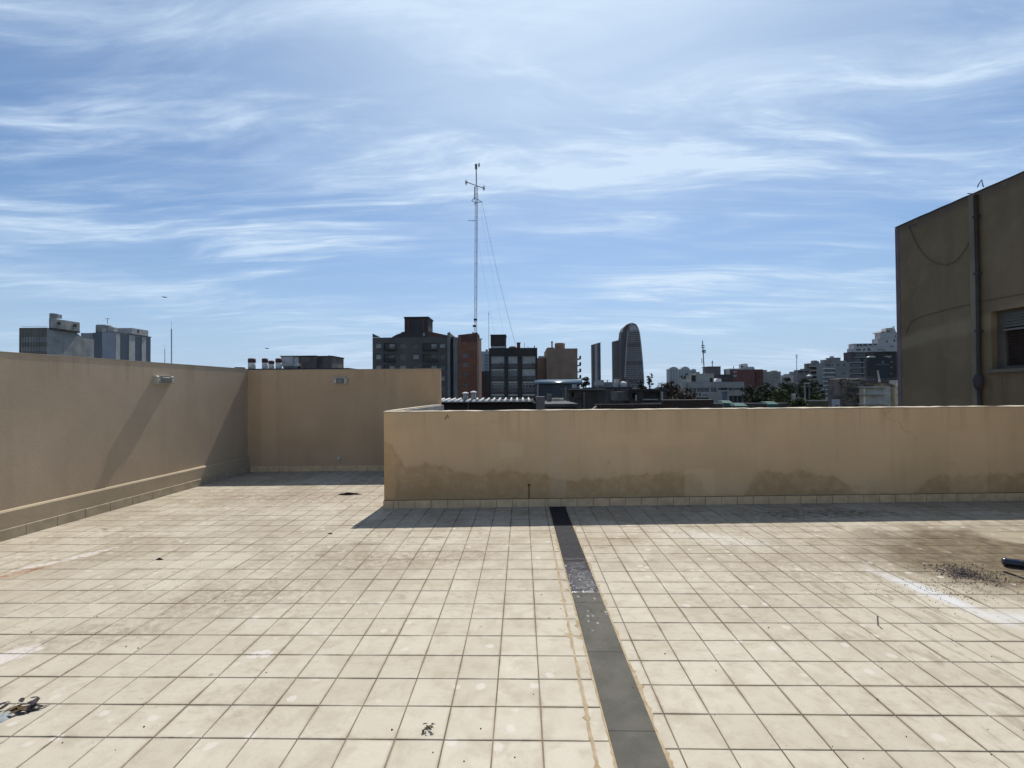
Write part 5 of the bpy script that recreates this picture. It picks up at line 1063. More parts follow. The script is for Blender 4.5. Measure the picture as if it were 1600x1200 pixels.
# ---- white terraced block, glass lower floors
Y = 190
M_wt = mat('white_render', (0.40, 0.385, 0.37), 0.85, 0.1, 0.3)
t = thing('terraced_block', 'white terraced apartment block stepping up toward the big dark wall', 'apartment block', (P(1368, 600, Y).x, Y, GZ))
# sheer glass body
hsb = []
for k, (v0, v1) in enumerate(((551.4, 557), (559.6, 565.2), (567.6, 574.2), (576.4, 582.6), (585, 590))): hsb.append((1331.5 if k > 1 else 1337, v0, 1354, v1))
x0, x1, _, z1 = rect(1330, 549.5, 1410, 550.5, Y); hh = [rect(*h, Y) for h in hsb]
m = MB().walled(x0, x1, Y, GZ, z1, hh, 0.4); m.add([(x0,Y,GZ),(x1,Y,GZ),(x1,Y+4.5,GZ),(x0,Y+4.5,GZ),(x0,Y,z1),(x1,Y,z1),(x1,Y+4.5,z1),(x0,Y+4.5,z1)], [(4,5,6,7),(1,2,6,5),(2,3,7,6),(3,0,4,7)]); obj('body', m, mat('plum_wall', (0.075, 0.06, 0.065), 0.8, 0.12, 0.3), t)
for i, h in enumerate(hsb): window(t, *h, Y, 0.3, G_blue, M_dark, 3); part('floor_band', M_wt, t, 1330.4 if i > 1 else 1336, h[1] - 2.0, 1355, h[1] - 1.1, Y - 0.8, 0.79)
part('floor_band', M_wt, t, 1330, 590.6, 1355, 591.6, Y - 0.8, 0.79); part('corner_frame', M_lgrey, t, 1353.6, 558, 1355.6, 592, Y - 1.0, 0.19)
up = [(1331.5, 544, 1410, 549.2, 0.5), (1334, 536.5, 1410, 543.8, 1.2), (1371, 529, 1410, 536.3, 1.9), (1375.5, 519.5, 1410, 528.8, 2.4)]
ws = {0: [(1338, 544.8, 1345, 548.4), (1348.5, 545, 1352, 548), (1356, 543.9, 1361.5, 547.5)], 1: [(1339, 537.6, 1347, 540.9), (1349, 537, 1354.6, 540.6), (1357, 536.9, 1362.4, 540), (1364.4, 536.9, 1370.4, 539.6), (1391.5, 540.2, 1396.4, 543.6)], 2: [(1384.5, 532, 1387.6, 536), (1396, 530.5, 1399, 534)], 3: [(1388, 527.4 - 0.4, 1392.4, 528.6), (1398, 524, 1400, 528.4)]}
for i, (a, b, c2, d, off) in enumerate(up):
    yy = Y + off; x0, x1, z0, z1 = rect(a, b, c2, d, yy); hh = [rect(*h, yy) for h in ws[i]]
    m = MB().walled(x0, x1, yy, z0, z1, hh, 0.4); m.add([(x0,yy,z0),(x1,yy,z0),(x1,yy+3,z0),(x0,yy+3,z0),(x0,yy,z1),(x1,yy,z1),(x1,yy+3,z1),(x0,yy+3,z1)], [(4,5,6,7),(1,2,6,5),(2,3,7,6),(3,0,4,7)]); obj('terrace_storey', m, M_wt, t)
    for h in ws[i]: window(t, *h, yy, 0.3, G_glass, M_mgrey, 1)
    obj('terrace_edge', MB().box(x0 - 0.3, x1, yy - 0.7, yy - 0.01, z0 - 0.1, z0 + 0.32), M_wt, t)
m = MB(); m.poly([P(u, v, Y + 2.7) for u, v in ((1382.6, 519.3), (1400, 519.3), (1395.5, 512.2), (1385, 512.6))], (0, 2.5, 0)); g_ = obj('gable_roof', m, mat('pale_tile_roof', (0.40, 0.385, 0.36), 0.85, 0.12, 0.5), t)
m = MB(); m.poly([P(u, v, Y + 2.3) for u, v in ((1393, 519.4), (1400.4, 519.4), (1397, 511))], (0, 5, 0)); obj('gable_front', m, M_wt, t)
m = MB(); m.poly([P(u, v, Y + 2.3) for u, v in ((1376, 519.4), (1383, 519.4), (1380, 517))], (0, 5, 0)); obj('gable_front', m, M_mgrey, t); part('flue', M_dark, t, 1396.2, 510, 1397.6, 512, Y + 5, 0.6); part('dormer', M_dkc, t, 1387.4, 516.2, 1390, 518.6, Y + 2.2, 0.4)
for u in (1342.6, 1347.4, 1355.6, 1363.2): part('terrace_pier', M_wt, t, u, 537.2, u + 0.9, 543.4, Y + 0.9, 0.28)
for k in range(9): part('rail_post', M_wt, t, 1366 + k * 3.4, 541.2, 1366.4 + k * 3.4, 543.9, Y + 0.42, 0.06)
part('top_rail', M_wt, t, 1365.6, 540.6, 1394.6, 541.1, Y + 0.42, 0.07)
for k in range(5): part('awning_slat', M_wt, t, 1372, 545 + k * 0.9, 1383, 545.4 + k * 0.9, Y + 0.2, 0.25)
part('awning', mat('white_awning', (0.5, 0.52, 0.52), 0.7), t, 1360.5, 543.4, 1364, 546.4, Y - 0.2, 0.5); part('white_fascia', M_wt, t, 1384, 547.8, 1400, 549, Y - 1.2, 1.1); part('dark_bay', M_dark, t, 1367, 549.8, 1401, 590, Y - 0.12, 0.1)

# ---- dark billboard with pale emblem and a line of pale lettering, floodlights above
Y = 92
t = thing('billboard', 'dark billboard with pale emblem and lettering under floodlights', 'billboard', (P(1374, 600, Y).x, Y, GZ))
pn = part('panel', mat('billboard_print', (0.011, 0.016, 0.020), 0.6, 0.12, 0.3), t, 1356, 558.5, 1392.5, 591, Y, 0.4)
M_em = mat('pale_print', (0.13, 0.135, 0.13), 0.7, 0.1, 1)
c = P(1379.2, 565.2, Y - 0.02); m = MB(); m.poly([c + Vector((math.cos(k * math.pi / 6) * 0.22, 0, math.sin(k * math.pi / 6) * 0.22)) for k in range(12)][::-1], (0, -0.02, 0)); m.poly([P(u, v, Y - 0.02) for u, v in ((1376.6, 566.6), (1381.8, 566.6), (1380.6, 567.8), (1377.8, 567.8))], (0, -0.02, 0)); obj('emblem', m, M_em, t)
rg = random.Random(4); u = 1368.6; m = MB()
while u < 1389:
    wdt = rg.uniform(0.55, 1.0)
    if not 1375.6 < u < 1376.6:
        m.poly([P(a, b, Y - 0.02) for a, b in ((u, 570.3), (u + wdt, 570.2), (u + wdt, 568.4 + rg.uniform(-0.3, 0.3)), (u, 568.6))], (0, -0.02, 0))
    u += wdt + 0.28
obj('lettering', m, M_em, t)
for u in (1357.5, 1392): obj('post', MB().box(P(u, 590, Y).x - 0.12, P(u, 590, Y).x + 0.12, Y + 0.42, Y + 0.66, GZ, P(u, 560, Y).z), M_dkc, t)
def flood(u, v, w, t):
    c = P(u, v, Y - 0.8); m = MB(); n = 10; s = w * Y / FPX
    m.poly([c + Vector((math.cos(k * math.pi / n) * s, 0, math.sin(k * math.pi / n) * s * 0.36)) for k in range(n + 1)][::-1], (0, 0.5, 0)); f = obj('floodlight', m, mat('lamp_white', (0.58, 0.6, 0.58), 0.5), t)
    obj('lamp_arm', MB().tube([c + Vector((0, 0.3, 0)), c + Vector((0, 0.9, -0.15))], 0.05, 6), M_steel, f)
flood(1362.5, 558.2, 5.4, t); part('lamp_bracket', M_lgrey, t, 1385, 556, 1393, 557.6, Y - 0.6, 0.5); x_ = [P(u, v, Y - 0.5) for u, v in ((1388, 557.8), (1392, 557.8), (1389.6, 559.4))]; obj('lamp_stay', MB().poly(x_, (0, 0.3, 0)), M_lgrey, t)
for v in (564, 573, 583): part('side_box', M_dkc, t, 1391, v, 1395, v + 2.4, Y - 0.2, 0.3)

# ---- ruined old house before it
Y = 31
M_ruin = mat('crumbling_masonry', (0.16, 0.125, 0.10), 0.95, 0.4, 1.6, streak=0.5); M_oldp = mat('old_plaster', (0.47, 0.44, 0.40), 0.95, 0.2, 1.4, streak=0.35); M_oldc = mat('cream_plaster', (0.78, 0.66, 0.45), 0.9, 0.16, 1.4); M_rubble = mat('rubble_straw', (0.25, 0.19, 0.11), 0.95, 0.5, 4)
x0 = P(1312.5, 600, Y).x; xm = P(1350.5, 600, Y).x; x1 = P(1392, 600, Y).x; x2 = P(1410, 600, Y).x
t = thing('old_house', 'crumbling old house with plaster cornices beside the big dark wall', 'old house', (xm, Y, GZ))
rg = random.Random(9); top = [(1312.5 + i * 2.0, 591.5 + rg.uniform(-0.4, 1.6) + (3 if 7 < i < 12 else 0)) for i in range(20)]
obj('broken_wall', MB().poly([P(u, v, Y) for u, v in top][::-1] + [Vector((x0, Y, GZ)), Vector((P(top[-1][0], 600, Y).x, Y, GZ))], (0, 1.2, 0)), M_ruin, t)
for i in range(150):
    u, v = rg.uniform(1313.5, 1349), rg.uniform(594, 635); c = P(u, v, Y); w, h = rg.uniform(0.05, 0.24), rg.uniform(0.03, 0.10)
    obj('stone', MB().box(c.x - w, c.x + w, Y - rg.uniform(0.03, 0.09), Y + 0.05, c.z - h, c.z + h), rg.choice([M_ruin, M_ruin, M_gr2, M_gr1]), t)
part('plaster_wall', M_oldp, t, 1351, 605.5, 1391.8, 640, Y - 0.25, 3, True); part('pilaster', M_oldc, t, 1349.6, 606.5, 1352.4, 640, Y - 0.45, 0.4, True)
m = MB(); a = P(1392.2, 600, Y); m.poly([(a.x, Y - 0.32, GZ), (x2, Y - 1.2, GZ), (x2, Y + 1.5, GZ), (a.x, Y + 1.5, GZ)], (0, 0, P(1398, 604.6, Y).z - GZ)); obj('sunlit_bay', m, M_oldc, t)  # bay and its cornices coloured brighter in place of sunlight
for v0, v1, pr in ((603.6, 605.4, 0.65), (614.6, 616.4, 0.75), (630.2, 631.8, 0.7)):
    part('cornice', M_oldp, t, 1346.8, v0, 1391.9, v1, Y - pr, pr - 0.26); xx = [P(1392.2, v0, Y), P(1392.2, v1, Y)]
    m = MB(); m.poly([(a.x, Y - pr, xx[1].z), (x2, Y - pr - 0.85, xx[1].z), (x2, Y - 1.21, xx[1].z), (a.x, Y - 0.33, xx[1].z)], (0, 0, xx[0].z - xx[1].z)); obj('cornice', m, M_oldc, t)
for i in range(90):
    u = rg.uniform(1336, 1405); c = P(u, 602.8 + rg.uniform(-2.6, 1.2), Y + rg.uniform(-0.1, 1)); w = rg.uniform(0.06, 0.22)
    q = obj('rubble_piece', MB().box(c.x - w, c.x + w, c.y - 0.1, c.y + 0.1, c.z - 0.05, c.z + rg.uniform(0.02, 0.09)), rg.choice([M_rubble, M_ruin, M_gr2]), t)
rod('leaning_post', t, M_lgrey, P(1371.2, 579, Y), P(1374.6, 597, Y), 0.05); part('roof_beam', M_dkc, t, 1328, 588.6, 1368, 589.8, Y + 0.4, 0.2); part('roof_beam', M_mgrey, t, 1340, 592, 1366, 592.8, Y - 0.1, 0.1)
part('back_wall', M_gr1, t, 1350.8, 596, 1405, 604, Y + 1.6, 0.5); part('wall_stub', M_oldp, t, 1400.4, 594, 1405, 604, Y - 0.2, 0.6)
Y = 29
t = thing('sign_board', 'small white board with a blue mark beside the old house', 'sign', (P(1306.5, 630, Y).x, Y, GZ)); part('board', mat('sign_white', (0.34, 0.35, 0.38), 0.6, 0.1, 2), t, 1300.6, 624.2, 1312.4, 640, Y, 0.06)
m = MB(); m.poly([P(u, v, Y - 0.012) for u, v in ((1304, 635.6), (1305.4, 633.6), (1308, 633), (1311, 632.8), (1311, 634), (1308, 634.6), (1307, 635.8))], (0, -0.01, 0)); obj('blue_mark', m, mat('blue_print', (0.04, 0.05, 0.16), 0.6), t); obj('post', MB().box(P(1306, 630, Y).x - 0.05, P(1306, 630, Y).x + 0.05, Y + 0.07, Y + 0.17, GZ, P(1306, 626, Y).z), M_dkc, t)
def streetlamp(label, u, top, Y, arm):
    a = P(u, top, Y); b = Vector((a.x, Y, GZ)); t = thing('street_lamp' if arm else 'utility_pole', label, 'street lamp' if arm else 'pole', b)
    obj('pole', MB().tube([b, a], [0.14, 0.11], 8), M_mgrey if arm else M_lgrey, t)
    if arm: rod('arm', t, M_mgrey, a, a + Vector((arm, -0.3, 0.25)), 0.06); h = a + Vector((arm, -0.3, 0.22)); obj('lamp_head', MB().box(h.x - 0.35, h.x + 0.35, h.y - 0.15, h.y + 0.15, h.z - 0.05, h.z + 0.14), M_lgrey, t)
streetlamp('plain grey pole standing among dark trees', 1257.4, 600.5, 70, 0); streetlamp('street lamp with lit grey head right of the plain pole', 1264.4, 601.5, 70, -0.5)
t_ = [o for o in COL.objects if o.get('label') == 'street lamp with lit grey head right of the plain pole'][0]; t_['label'] = 'street lamp with short arm right of the plain pole'
t = thing('park_lamp', 'small white lamp globe standing out against dark foliage', 'street lamp', (P(1264, 587, 150).x, 150, GZ)); c = P(1264.6, 587.2, 150); obj('lamp_hood', MB().lathe(c, [(0.1, -0.3), (0.85, -0.25), (0.75, 0.1), (0.2, 0.35)], 12), mat('lamp_white', (0.5,)*3), t); rod('pole', t, M_mgrey, c, Vector((c.x, c.y, GZ)), 0.12)
mast('far_aerial', 'faint far cross shaped aerial over the stepped flats', 1244.8, 553, 1245, 600, 420, 0.28, ((1242.5, 556, 1247.5, 556), (1243.4, 558.6, 1246.6, 558.6)))
M_grn = mat('green_tarp', (0.025, 0.085, 0.07), 0.8, 0.2, 2)
for i, (lab, a, b, c2, d, Yv) in enumerate((('dark green canopy close to the grey concrete block', 1130, 626.4, 1146, 641, 62), ('low teal canopy right of the dark green one', 1149, 630.6, 1169, 641, 55), ('green canopy with a pale top before the yellowish tree', 1200, 628, 1217, 641, 58))):
    x0, x1, z0, z1 = rect(a, b, c2, d, Yv); t = thing('canopy', lab, 'canopy', ((x0 + x1) / 2, Yv, GZ), 'green canopies beyond the parapet'); w = x1 - x0
    obj('cover', MB().poly([(x0, Yv, z1 - 0.28), (x1, Yv, z1 - 0.28), (x1 - w * 0.1, Yv + 0.9, z1 + 0.02), (x0 + w * 0.1, Yv + 0.9, z1 + 0.02)], (0, 1.1, 0)), M_grn, t); obj('valance', MB().box(x0, x1, Yv - 0.02, Yv + 0.0, z1 - 0.7, z1 - 0.27), M_grn, t)
    for xx in (x0 + 0.1, x1 - 0.1): obj('post', MB().box(xx - 0.05, xx + 0.05, Yv + 0.1, Yv + 0.2, GZ, z1 - 0.3), M_lgrey, t)
for lab, a, b, c2, Yv, mm in (('low grey wall fronting the trees beyond the parapet', 1115, 631, 1230, 74, M_gr1), ('low olive painted wall left of the white board', 1266, 627, 1301, 50, mat('olive_wall', (0.07, 0.065, 0.03), 0.9, 0.2, 1)), ('small cream gatepost with white cap among foliage', 1239.6, 617, 1243, 66, M_conc2), ('long pale car port roof edge among bushes', 1243, 624.6, 1257, 64, M_lgrey)):
    x0, x1, _, z1 = rect(a, b, c2, b + 1, Yv); w_ = obj('garden_wall', MB().box(x0, x1, Yv, Yv + 0.4, GZ, z1), mm); tag(w_, lab, 'wall'); obj('cap', MB().box(x0 - 0.05, x1 + 0.05, Yv - 0.05, Yv + 0.45, z1 + 0.002, z1 + 0.12), M_mgrey if mm is not M_conc2 else M_white, w_)

# ---- the big dark wall at the right (its face looks left, along x = 8)
XW = 8.0
q = NT('drab_render', 0.95, spec=0.1); o = q.xyz()
c_ = q.mix(q.ramp(q.noise(0.55, 6, 0.6, 0.5), 0.35, 0.65), (0.172, 0.132, 0.082), (0.212, 0.162, 0.100))
c_ = q.mix(q.math('MULTIPLY', q.ramp(q.noise(0.9, 5, 0.6, sc=(1, 2.2, 0.5), loc=(3, 1, 4)), 0.5, 0.72), 0.6), c_, (0.165, 0.122, 0.08))
c_ = q.mix(q.math('MULTIPLY', q.ramp(q.noise(1.0, 6, 0.65, sc=(4, 4, 0.3)), 0.5, 0.75), 0.45), c_, (0.125, 0.112, 0.082))
# patched plaster running up to the left of the window
sl_ = q.math('ADD', q.math('MULTIPLY', q.math('SUBTRACT', o[1], 9.6), -0.10), 2.42); dd = q.math('ABSOLUTE', q.math('SUBTRACT', o[2], q.math('ADD', sl_, q.math('MULTIPLY', q.math('SUBTRACT', q.noise(1.4, 4), 0.5), 0.30))))
c_ = q.mix(q.math('MULTIPLY', q.ramp(dd, 0.20, 0.05), 0.6), c_, (0.29, 0.24, 0.15))
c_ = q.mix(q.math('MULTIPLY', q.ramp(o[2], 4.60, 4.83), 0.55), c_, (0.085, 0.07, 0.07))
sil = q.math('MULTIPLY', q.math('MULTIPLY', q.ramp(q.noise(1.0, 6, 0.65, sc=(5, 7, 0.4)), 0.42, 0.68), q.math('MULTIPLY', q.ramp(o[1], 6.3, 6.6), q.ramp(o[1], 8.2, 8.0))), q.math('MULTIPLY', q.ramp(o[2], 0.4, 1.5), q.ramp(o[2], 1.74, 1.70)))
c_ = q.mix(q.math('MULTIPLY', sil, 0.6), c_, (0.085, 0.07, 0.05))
pt = q.ramp(q.noise(1.7, 5, 0.6, 0.7, loc=(8, 2, 5)), 0.56, 0.60); c_ = q.mix(q.math('MULTIPLY', pt, 0.30), c_, (0.24, 0.19, 0.12))
spk = q.ramp(q.noise(7, 5, 0.7, loc=(2, 2, 2)), 0.68, 0.73); c_ = q.mix(q.math('MULTIPLY', spk, 0.35), c_, (0.08, 0.065, 0.048))
q.col(c_); q.bump(q.math('ADD', q.noise(9, 5, 0.6), q.math('MULTIPLY', q.noise(60, 3), 0.3)), 0.35, 0.02); M_drab = q.m
def PXY(px, py): return PX(px, py, XW)
ztop, yend = 4.845, 9.94
w0, w1 = PXY(1550, 577), PXY(1550, 487); wy1, wz0, wz1 = w0.y, w0.z, w1.z; wy0 = wy1 - 1.55
t = thing('party_wall_building', 'big drab olive building with a roller shutter window', 'building', (XW + 4, 4, GZ))
m = MB()                                                         # wall with the window opening, seen along +X
yc = [-6.0, wy0, wy1, yend]; zc = [GZ, wz0, wz1, ztop]
for i in range(3):
    for j in range(3):
        if i == 1 and j == 1: continue
        m.add([(XW, yc[i], zc[j]), (XW, yc[i+1], zc[j]), (XW, yc[i+1], zc[j+1]), (XW, yc[i], zc[j+1])], [(3,2,1,0)])
D = 0.22; a_ = [(wy0, wz0), (wy1, wz0), (wy1, wz1), (wy0, wz1)]
m.add([(XW, y, z) for y, z in a_] + [(XW + D, y, z) for y, z in a_], [(0,1,5,4), (1,2,6,5), (2,3,7,6), (3,0,4,7), (4,5,6,7)])
m.add([(XW,-6,GZ),(XW+9,-6,GZ),(XW+9,yend,GZ),(XW,yend,GZ),(XW,-6,ztop),(XW+9,-6,ztop),(XW+9,yend,ztop),(XW,yend,ztop)], [(4,5,6,7),(0,1,5,4),(1,2,6,5),(2,3,7,6)])
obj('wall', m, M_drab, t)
M_edge = mat('weathered_edge', (0.16, 0.12, 0.125), 0.95, 0.2, 2); M_coat = mat('tar_coping', (0.045, 0.04, 0.047), 0.9, 0.25, 3)
obj('corner_strip', MB().box(XW - 0.008, XW + 0.3, yend + 0.004, yend + 0.10, GZ, ztop - 0.01), M_edge, t)
rg = random.Random(2); m = MB(); yy = -6.0; pr = 0.0
tops = []
while yy < yend + 0.05: tops.append((yy, ztop + 0.018 + rg.uniform(-0.003, 0.006))); yy += 0.22
m.poly([(XW - 0.012, y, z) for y, z in tops] + [(XW - 0.012, yend + 0.10, ztop + 0.016), (XW - 0.012, yend + 0.10, ztop + 0.002), (XW - 0.012, -6, ztop + 0.002)], (0.3, 0, 0)); obj('coping', m, M_coat, t)
def py_(px): return PXY(px, 480).y
obj('pilaster', MB().box(XW - 0.05, XW + 0.02, py_(1531), py_(1521), GZ, ztop - 0.02), mat('pilaster_render', (0.19, 0.165, 0.12), 0.95, 0.15, 2), t)
yp = py_(1533); dp = obj('down_pipe', MB().tube([(XW - 0.055, yp, ztop - 0.05), (XW - 0.055, yp - 0.005, 3.2), (XW - 0.055, yp + 0.01, 1.62), (XW - 0.055, yp, GZ)], 0.030, 10), mat('rusty_pipe', (0.035, 0.032, 0.028), 0.8, 0.3, 4), t)
obj('hopper', MB().lathe((XW - 0.075, yp, 1.40), [(0.035, 0), (0.065, 0.07), (0.075, 0.17), (0.04, 0.27)], 12), M_coat, dp)
for z in (2.4, 3.4, 4.4): obj('pipe_clip', MB().box(XW - 0.09, XW - 0.001, yp - 0.036, yp + 0.036, z, z + 0.035), M_coat, dp)
pa, pb = PXY(1421, 352), PXY(1519, 372); pts = []
for k in range(25):
    f = k / 24; p = pa.lerp(pb, f); s = abs(2 * f - 1) ** 2.4; p.z = p.z * 1.0 - 0.62 * (1 - s); p.x = XW - 0.02; pts.append(p)
obj('hanging_cable', MB().tube(pts, 0.006, 6), mat('grey_cable', (0.085, 0.075, 0.055), 0.8), t)
pts = [PXY(u, v) for u, v in ((1416, 520), (1425, 502), (1440, 494), (1470, 486), (1520, 474), (1560, 466), (1600, 459))]
for p in pts: p.x = XW - 0.012
obj('wall_cable', MB().tube(pts, 0.006, 6), mat('painted_cable', (0.13, 0.108, 0.075), 0.9), t)
for pxs in (((1527, 293), (1529, 288), (1534, 281), (1536, 290), (1537, 292)), ((1512, 302.4), (1521, 302.6)), ((1420, 357), (1427, 351), (1434, 353))):
    pts = [PXY(u, v) for u, v in pxs]; obj('wire_end', MB().tube(pts, 0.008, 5), M_coat, t)
wi = obj('window_frame', MB().box(XW + 0.10, XW + 0.16, wy0 + 0.003, wy1 - 0.003, wz1 - 0.05, wz1 - 0.003).box(XW + 0.10, XW + 0.16, wy0 + 0.003, wy1 - 0.003, wz0 + 0.003, wz0 + 0.05).box(XW + 0.10, XW + 0.16, wy1 - 0.14, wy1 - 0.003, wz0 + 0.051, wz1 - 0.051).box(XW + 0.10, XW + 0.16, wy0 + 0.003, wy0 + 0.08, wz0 + 0.051, wz1 - 0.051), mat('dark_window_frame', (0.075, 0.068, 0.055), 0.8, 0.2, 6), t)
M_slat = mat('shutter_slat', (0.085, 0.083, 0.066), 0.6, 0.12, 8)
for k in range(5): z = wz1 - 0.055 - k * 0.048; obj('shutter_slat', MB().box(XW + 0.085, XW + 0.098, wy0 + 0.08, wy1 - 0.14, z - 0.042, z), M_slat, t)
obj('shutter_bar', MB().box(XW + 0.06, XW + 0.098, wy0 + 0.08, wy1 - 0.14, wz1 - 0.345, wz1 - 0.315), mat('rail_metal', (0.16, 0.135, 0.12), 0.5), t)
for k in range(13): z = wz1 - 0.36 - k * 0.047; obj('louvre', MB().poly([(XW + 0.125, wy0 + 0.085, z), (XW + 0.155, wy0 + 0.085, z - 0.04), (XW + 0.16, wy0 + 0.085, z - 0.037), (XW + 0.13, wy0 + 0.085, z + 0.003)], (0, wy1 - wy0 - 0.23, 0)), mat('plum_louvre', (0.035, 0.024, 0.022), 0.7, 0.2, 8), t)
obj('pane', MB().box(XW + 0.165, XW + 0.175, wy0 + 0.01, wy1 - 0.01, wz0 + 0.01, wz1 - 0.01), G_glass, t); obj('sill', MB().box(XW - 0.05, XW + 0.09, wy0 - 0.05, wy1 + 0.05, wz0 - 0.06, wz0 - 0.002), mat('sill_render', (0.12, 0.11, 0.085), 0.9), t)

# ---- trees
def leafmat(name, a, b):
    q = NT(name, 0.75, spec=0.2); g = q.n('ShaderNodeNewGeometry'); r_ = g.outputs['Random Per Island']
    q.col(q.mix(r_, a, b)); return q.m
L_dk = leafmat('dark_leaf', (0.013, 0.020, 0.009), (0.038, 0.050, 0.020)); L_ye = leafmat('olive_leaf', (0.045, 0.055, 0.018), (0.095, 0.105, 0.035)); L_br = leafmat('bronze_leaf', (0.045, 0.028, 0.020), (0.085, 0.055, 0.035))
M_bark = mat('bark', (0.045, 0.036, 0.03), 0.95, 0.25, 1.5)
def tree(label, px, top, wpx, bot, Y, leaf, seed, n=2400, sparse=0.0, group='trees beyond the parapet', size=0.34):
    rg = random.Random(seed); c = P(px, (top + bot) / 2, Y); zt = P(px, top, Y).z; zb = P(px, bot, Y).z; rx = wpx / 2 * Y / FPX
    t = thing('tree', label, 'tree', (c.x, Y, GZ), group); H = zt - zb; base = Vector((c.x, Y, GZ)); m = MB()
    trunk_top = Vector((c.x + rg.uniform(-.3, .3), Y, zb + H * 0.35)); r0 = 0.2 + rx * 0.05
    m.tube([base, base.lerp(trunk_top, 0.5) + Vector((rg.uniform(-.3, .3), rg.uniform(-.3, .3), 0)), trunk_top], [r0, r0 * 0.75, r0 * 0.5], 8)
    clumps = []
    for k in range(int(16 + rx * 2.2)):
        while True:
            v = Vector((rg.uniform(-1, 1), rg.uniform(-1, 1), rg.uniform(-1, 1)))
            if v.length < 1: break
        prof = 1.0 if v.z < 0.2 else 1 - 0.45 * (v.z - 0.2)
        clumps.append((Vector((c.x + v.x * rx * 0.86 * prof, Y + v.y * rx * 0.8 * prof, (zt + zb) / 2 + v.z * H * 0.44)), rg.uniform(0.22, 0.46) * min(rx, H * 0.6)))
    for p, r in clumps[:: 2 if not sparse else 1]:
        mid = trunk_top.lerp(p, 0.55) + Vector((0, 0, -0.08 * H)); m.tube([trunk_top - Vector((0, 0, rg.uniform(0, H * 0.2))), mid, p], [r0 * 0.35, r0 * 0.2, 0.03], 5)
    obj('trunk', m, M_bark, t); m = MB(); per = int(n / len(clumps) * (1 - sparse))
    for p, r in clumps:
        for k in range(per):
            v = Vector((rg.gauss(0, 1), rg.gauss(0, 1), rg.gauss(0, 1))).normalized() * r * rg.random() ** 0.45; v.z *= 0.75; q = p + v
            a = Vector((rg.gauss(0, 1), rg.gauss(0, 1), rg.gauss(0, 0.6))).normalized(); b = a.orthogonal().normalized(); b.rotate(Matrix.Rotation(rg.uniform(0, 6.28), 3, a)); s = size * rg.uniform(0.6, 1.4)
            m.add([q - a * s * 0.6, q + b * s * 0.35, q + a * s * 0.6, q - b * s * 0.35], [(0,1,2,3)])
    obj('crown', m, leaf, t); return t
tree('spindly open tree standing just right of the arched tower', 1015.5, 580, 13, 606, 120, L_dk, 1, 700, 0.35, size=0.30)
tree('dark rounded tree right of the arched tower base', 1001, 594, 26, 622, 135, L_dk, 2, 1900)
tree('low dark tree before the open sky gap', 1033, 598, 34, 624, 140, L_dk, 3, 2200)
tree('bronze leaved tree left of the grey chimney stack', 1050, 593.5, 30, 624, 100, L_br, 4, 1700, 0.1)
tree('dark treetop tight against the cream roof storey', 1069, 581.5, 13, 598, 150, L_dk, 5, 900)
tree('small dark tree by the lone rounded tower', 914, 587, 17, 606, 125, L_dk, 6, 900)
tree('bare brownish tree over the long brick wall', 1073, 606, 34, 634, 70, L_br, 7, 1500, 0.2, size=0.22)
tree('dark tree at the right edge of the concrete block', 1171, 597, 26, 634, 112, L_dk, 8, 2000)
tree('broad dark tree below the beige flats', 1199, 594, 38, 634, 120, L_dk, 9, 2800)
tree('tall dark tree below the small pale flats', 1234, 586.5, 38, 632, 135, L_dk, 10, 3000)
tree('dark tree wrapping the foot of the stepped flats', 1265, 589, 38, 634, 125, L_dk, 11, 3000)
tree('olive yellow tree in front of the dark trees', 1221, 607.5, 34, 640, 78, L_ye, 12, 2300, size=0.26)
tree('dark narrow tree between balcony flats and stepped flats', 1284, 600, 20, 634, 110, L_dk, 13, 1500)
tree('low olive bush tree behind the olive painted wall', 1277, 616, 34, 640, 60, L_ye, 14, 1800, size=0.2)
tree('dark low tree behind the green canopies', 1182, 611, 36, 640, 84, L_dk, 15, 2000, size=0.26)
tree('olive low tree around the plain grey pole', 1249, 618, 26, 642, 64, L_ye, 16, 1500, size=0.2)
tree('dark treetop showing between the rounded towers', 946, 600, 16, 612, 150, L_dk, 17, 700)
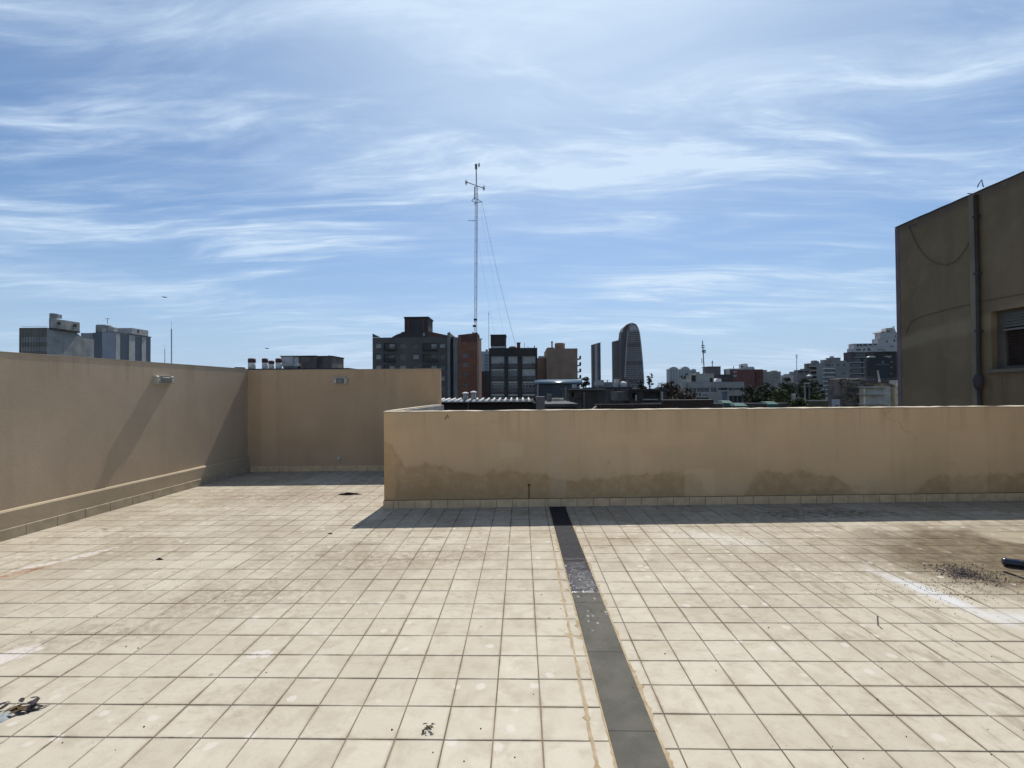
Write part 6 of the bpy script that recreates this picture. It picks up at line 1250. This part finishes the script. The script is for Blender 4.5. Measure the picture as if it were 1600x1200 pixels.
# far belt of roofs and treetops closing the horizon
rg = random.Random(31); m = MB()
for k in range(9000):
    yy = 330 + 600 * rg.random() ** 1.5; xx = rg.uniform(-0.95, 0.95) * yy; r = rg.uniform(2, 5)
    for j in range(2):
        p = Vector((xx + rg.gauss(0, 3), yy + rg.gauss(0, 3), GZ + rg.uniform(2, 11.5))); a = Vector((rg.gauss(0, 1), rg.gauss(0, 1), rg.gauss(0, 1))).normalized(); b = a.orthogonal().normalized()
        m.add([p - a * r * 0.6, p + b * r * 0.5, p + a * r * 0.6, p - b * r * 0.5], [(0,1,2,3)])
tag(obj('treeline', m, L_dk, None, 'stuff', at=(0, 500, GZ)), 'far dark mass of treetops along the horizon', 'trees')
# ---- birds
def bird(label, u, v, Y, s):
    c = P(u, v, Y); m = MB(); m.lathe((0, 0, 0), [(0.01, -0.2), (0.06, -0.1), (0.07, 0.02), (0.03, 0.14), (0.01, 0.18)], 8); t = obj('bird', m, M_black, at=(0, 0, 0)); t.location = c; t.rotation_euler = (R(70), 0, R(40)); t.scale = (s, s, s); tag(t, label, 'bird', 'birds in flight')
    for k in (-1, 1): w = MB(); w.add([(0, -0.06, 0.02), (0, 0.08, 0.02), (k * 0.22, 0.07, 0.10), (k * 0.42, -0.02, 0.06), (k * 0.22, -0.07, 0.09), (0, -0.06, 0.0), (0, 0.08, 0.0), (k * 0.22, 0.07, 0.085), (k * 0.42, -0.02, 0.05), (k * 0.22, -0.07, 0.075)], [(0,1,2,4), (4,2,3), (5,9,7,6), (9,8,7)]); q = obj('wing', w, M_black, t, at=c); q.matrix_parent_inverse = Matrix.Identity(4); q.location = (0, 0, 0); q.data.transform(Matrix.Identity(4)); q.data.transform(Matrix.Translation(c))
bird('tiny dark bird high above the radio masts', 257, 464.5, 60, 0.8)
bird('tiny dark bird low above the rooftop chimneys', 417, 544.5, 70, 0.8)

# ------------------------------------------------------------------ the air
hz = bpy.data.materials.new('haze_air'); hz.use_nodes = True; ht = hz.node_tree; ht.nodes.clear()
pv = ht.nodes.new('ShaderNodeVolumePrincipled'); pv.inputs['Density'].default_value = 0.00002; pv.inputs['Color'].default_value = (0.86, 0.92, 1.0, 1); pv.inputs['Anisotropy'].default_value = 0.2
ho = ht.nodes.new('ShaderNodeOutputMaterial'); ht.links.new(pv.outputs[0], ho.inputs['Volume'])
o = obj('haze', MB().box(-3500, 3500, -500, 3500, GZ - 1, 175), hz, None, 'stuff', at=(0, 1500, GZ - 1))
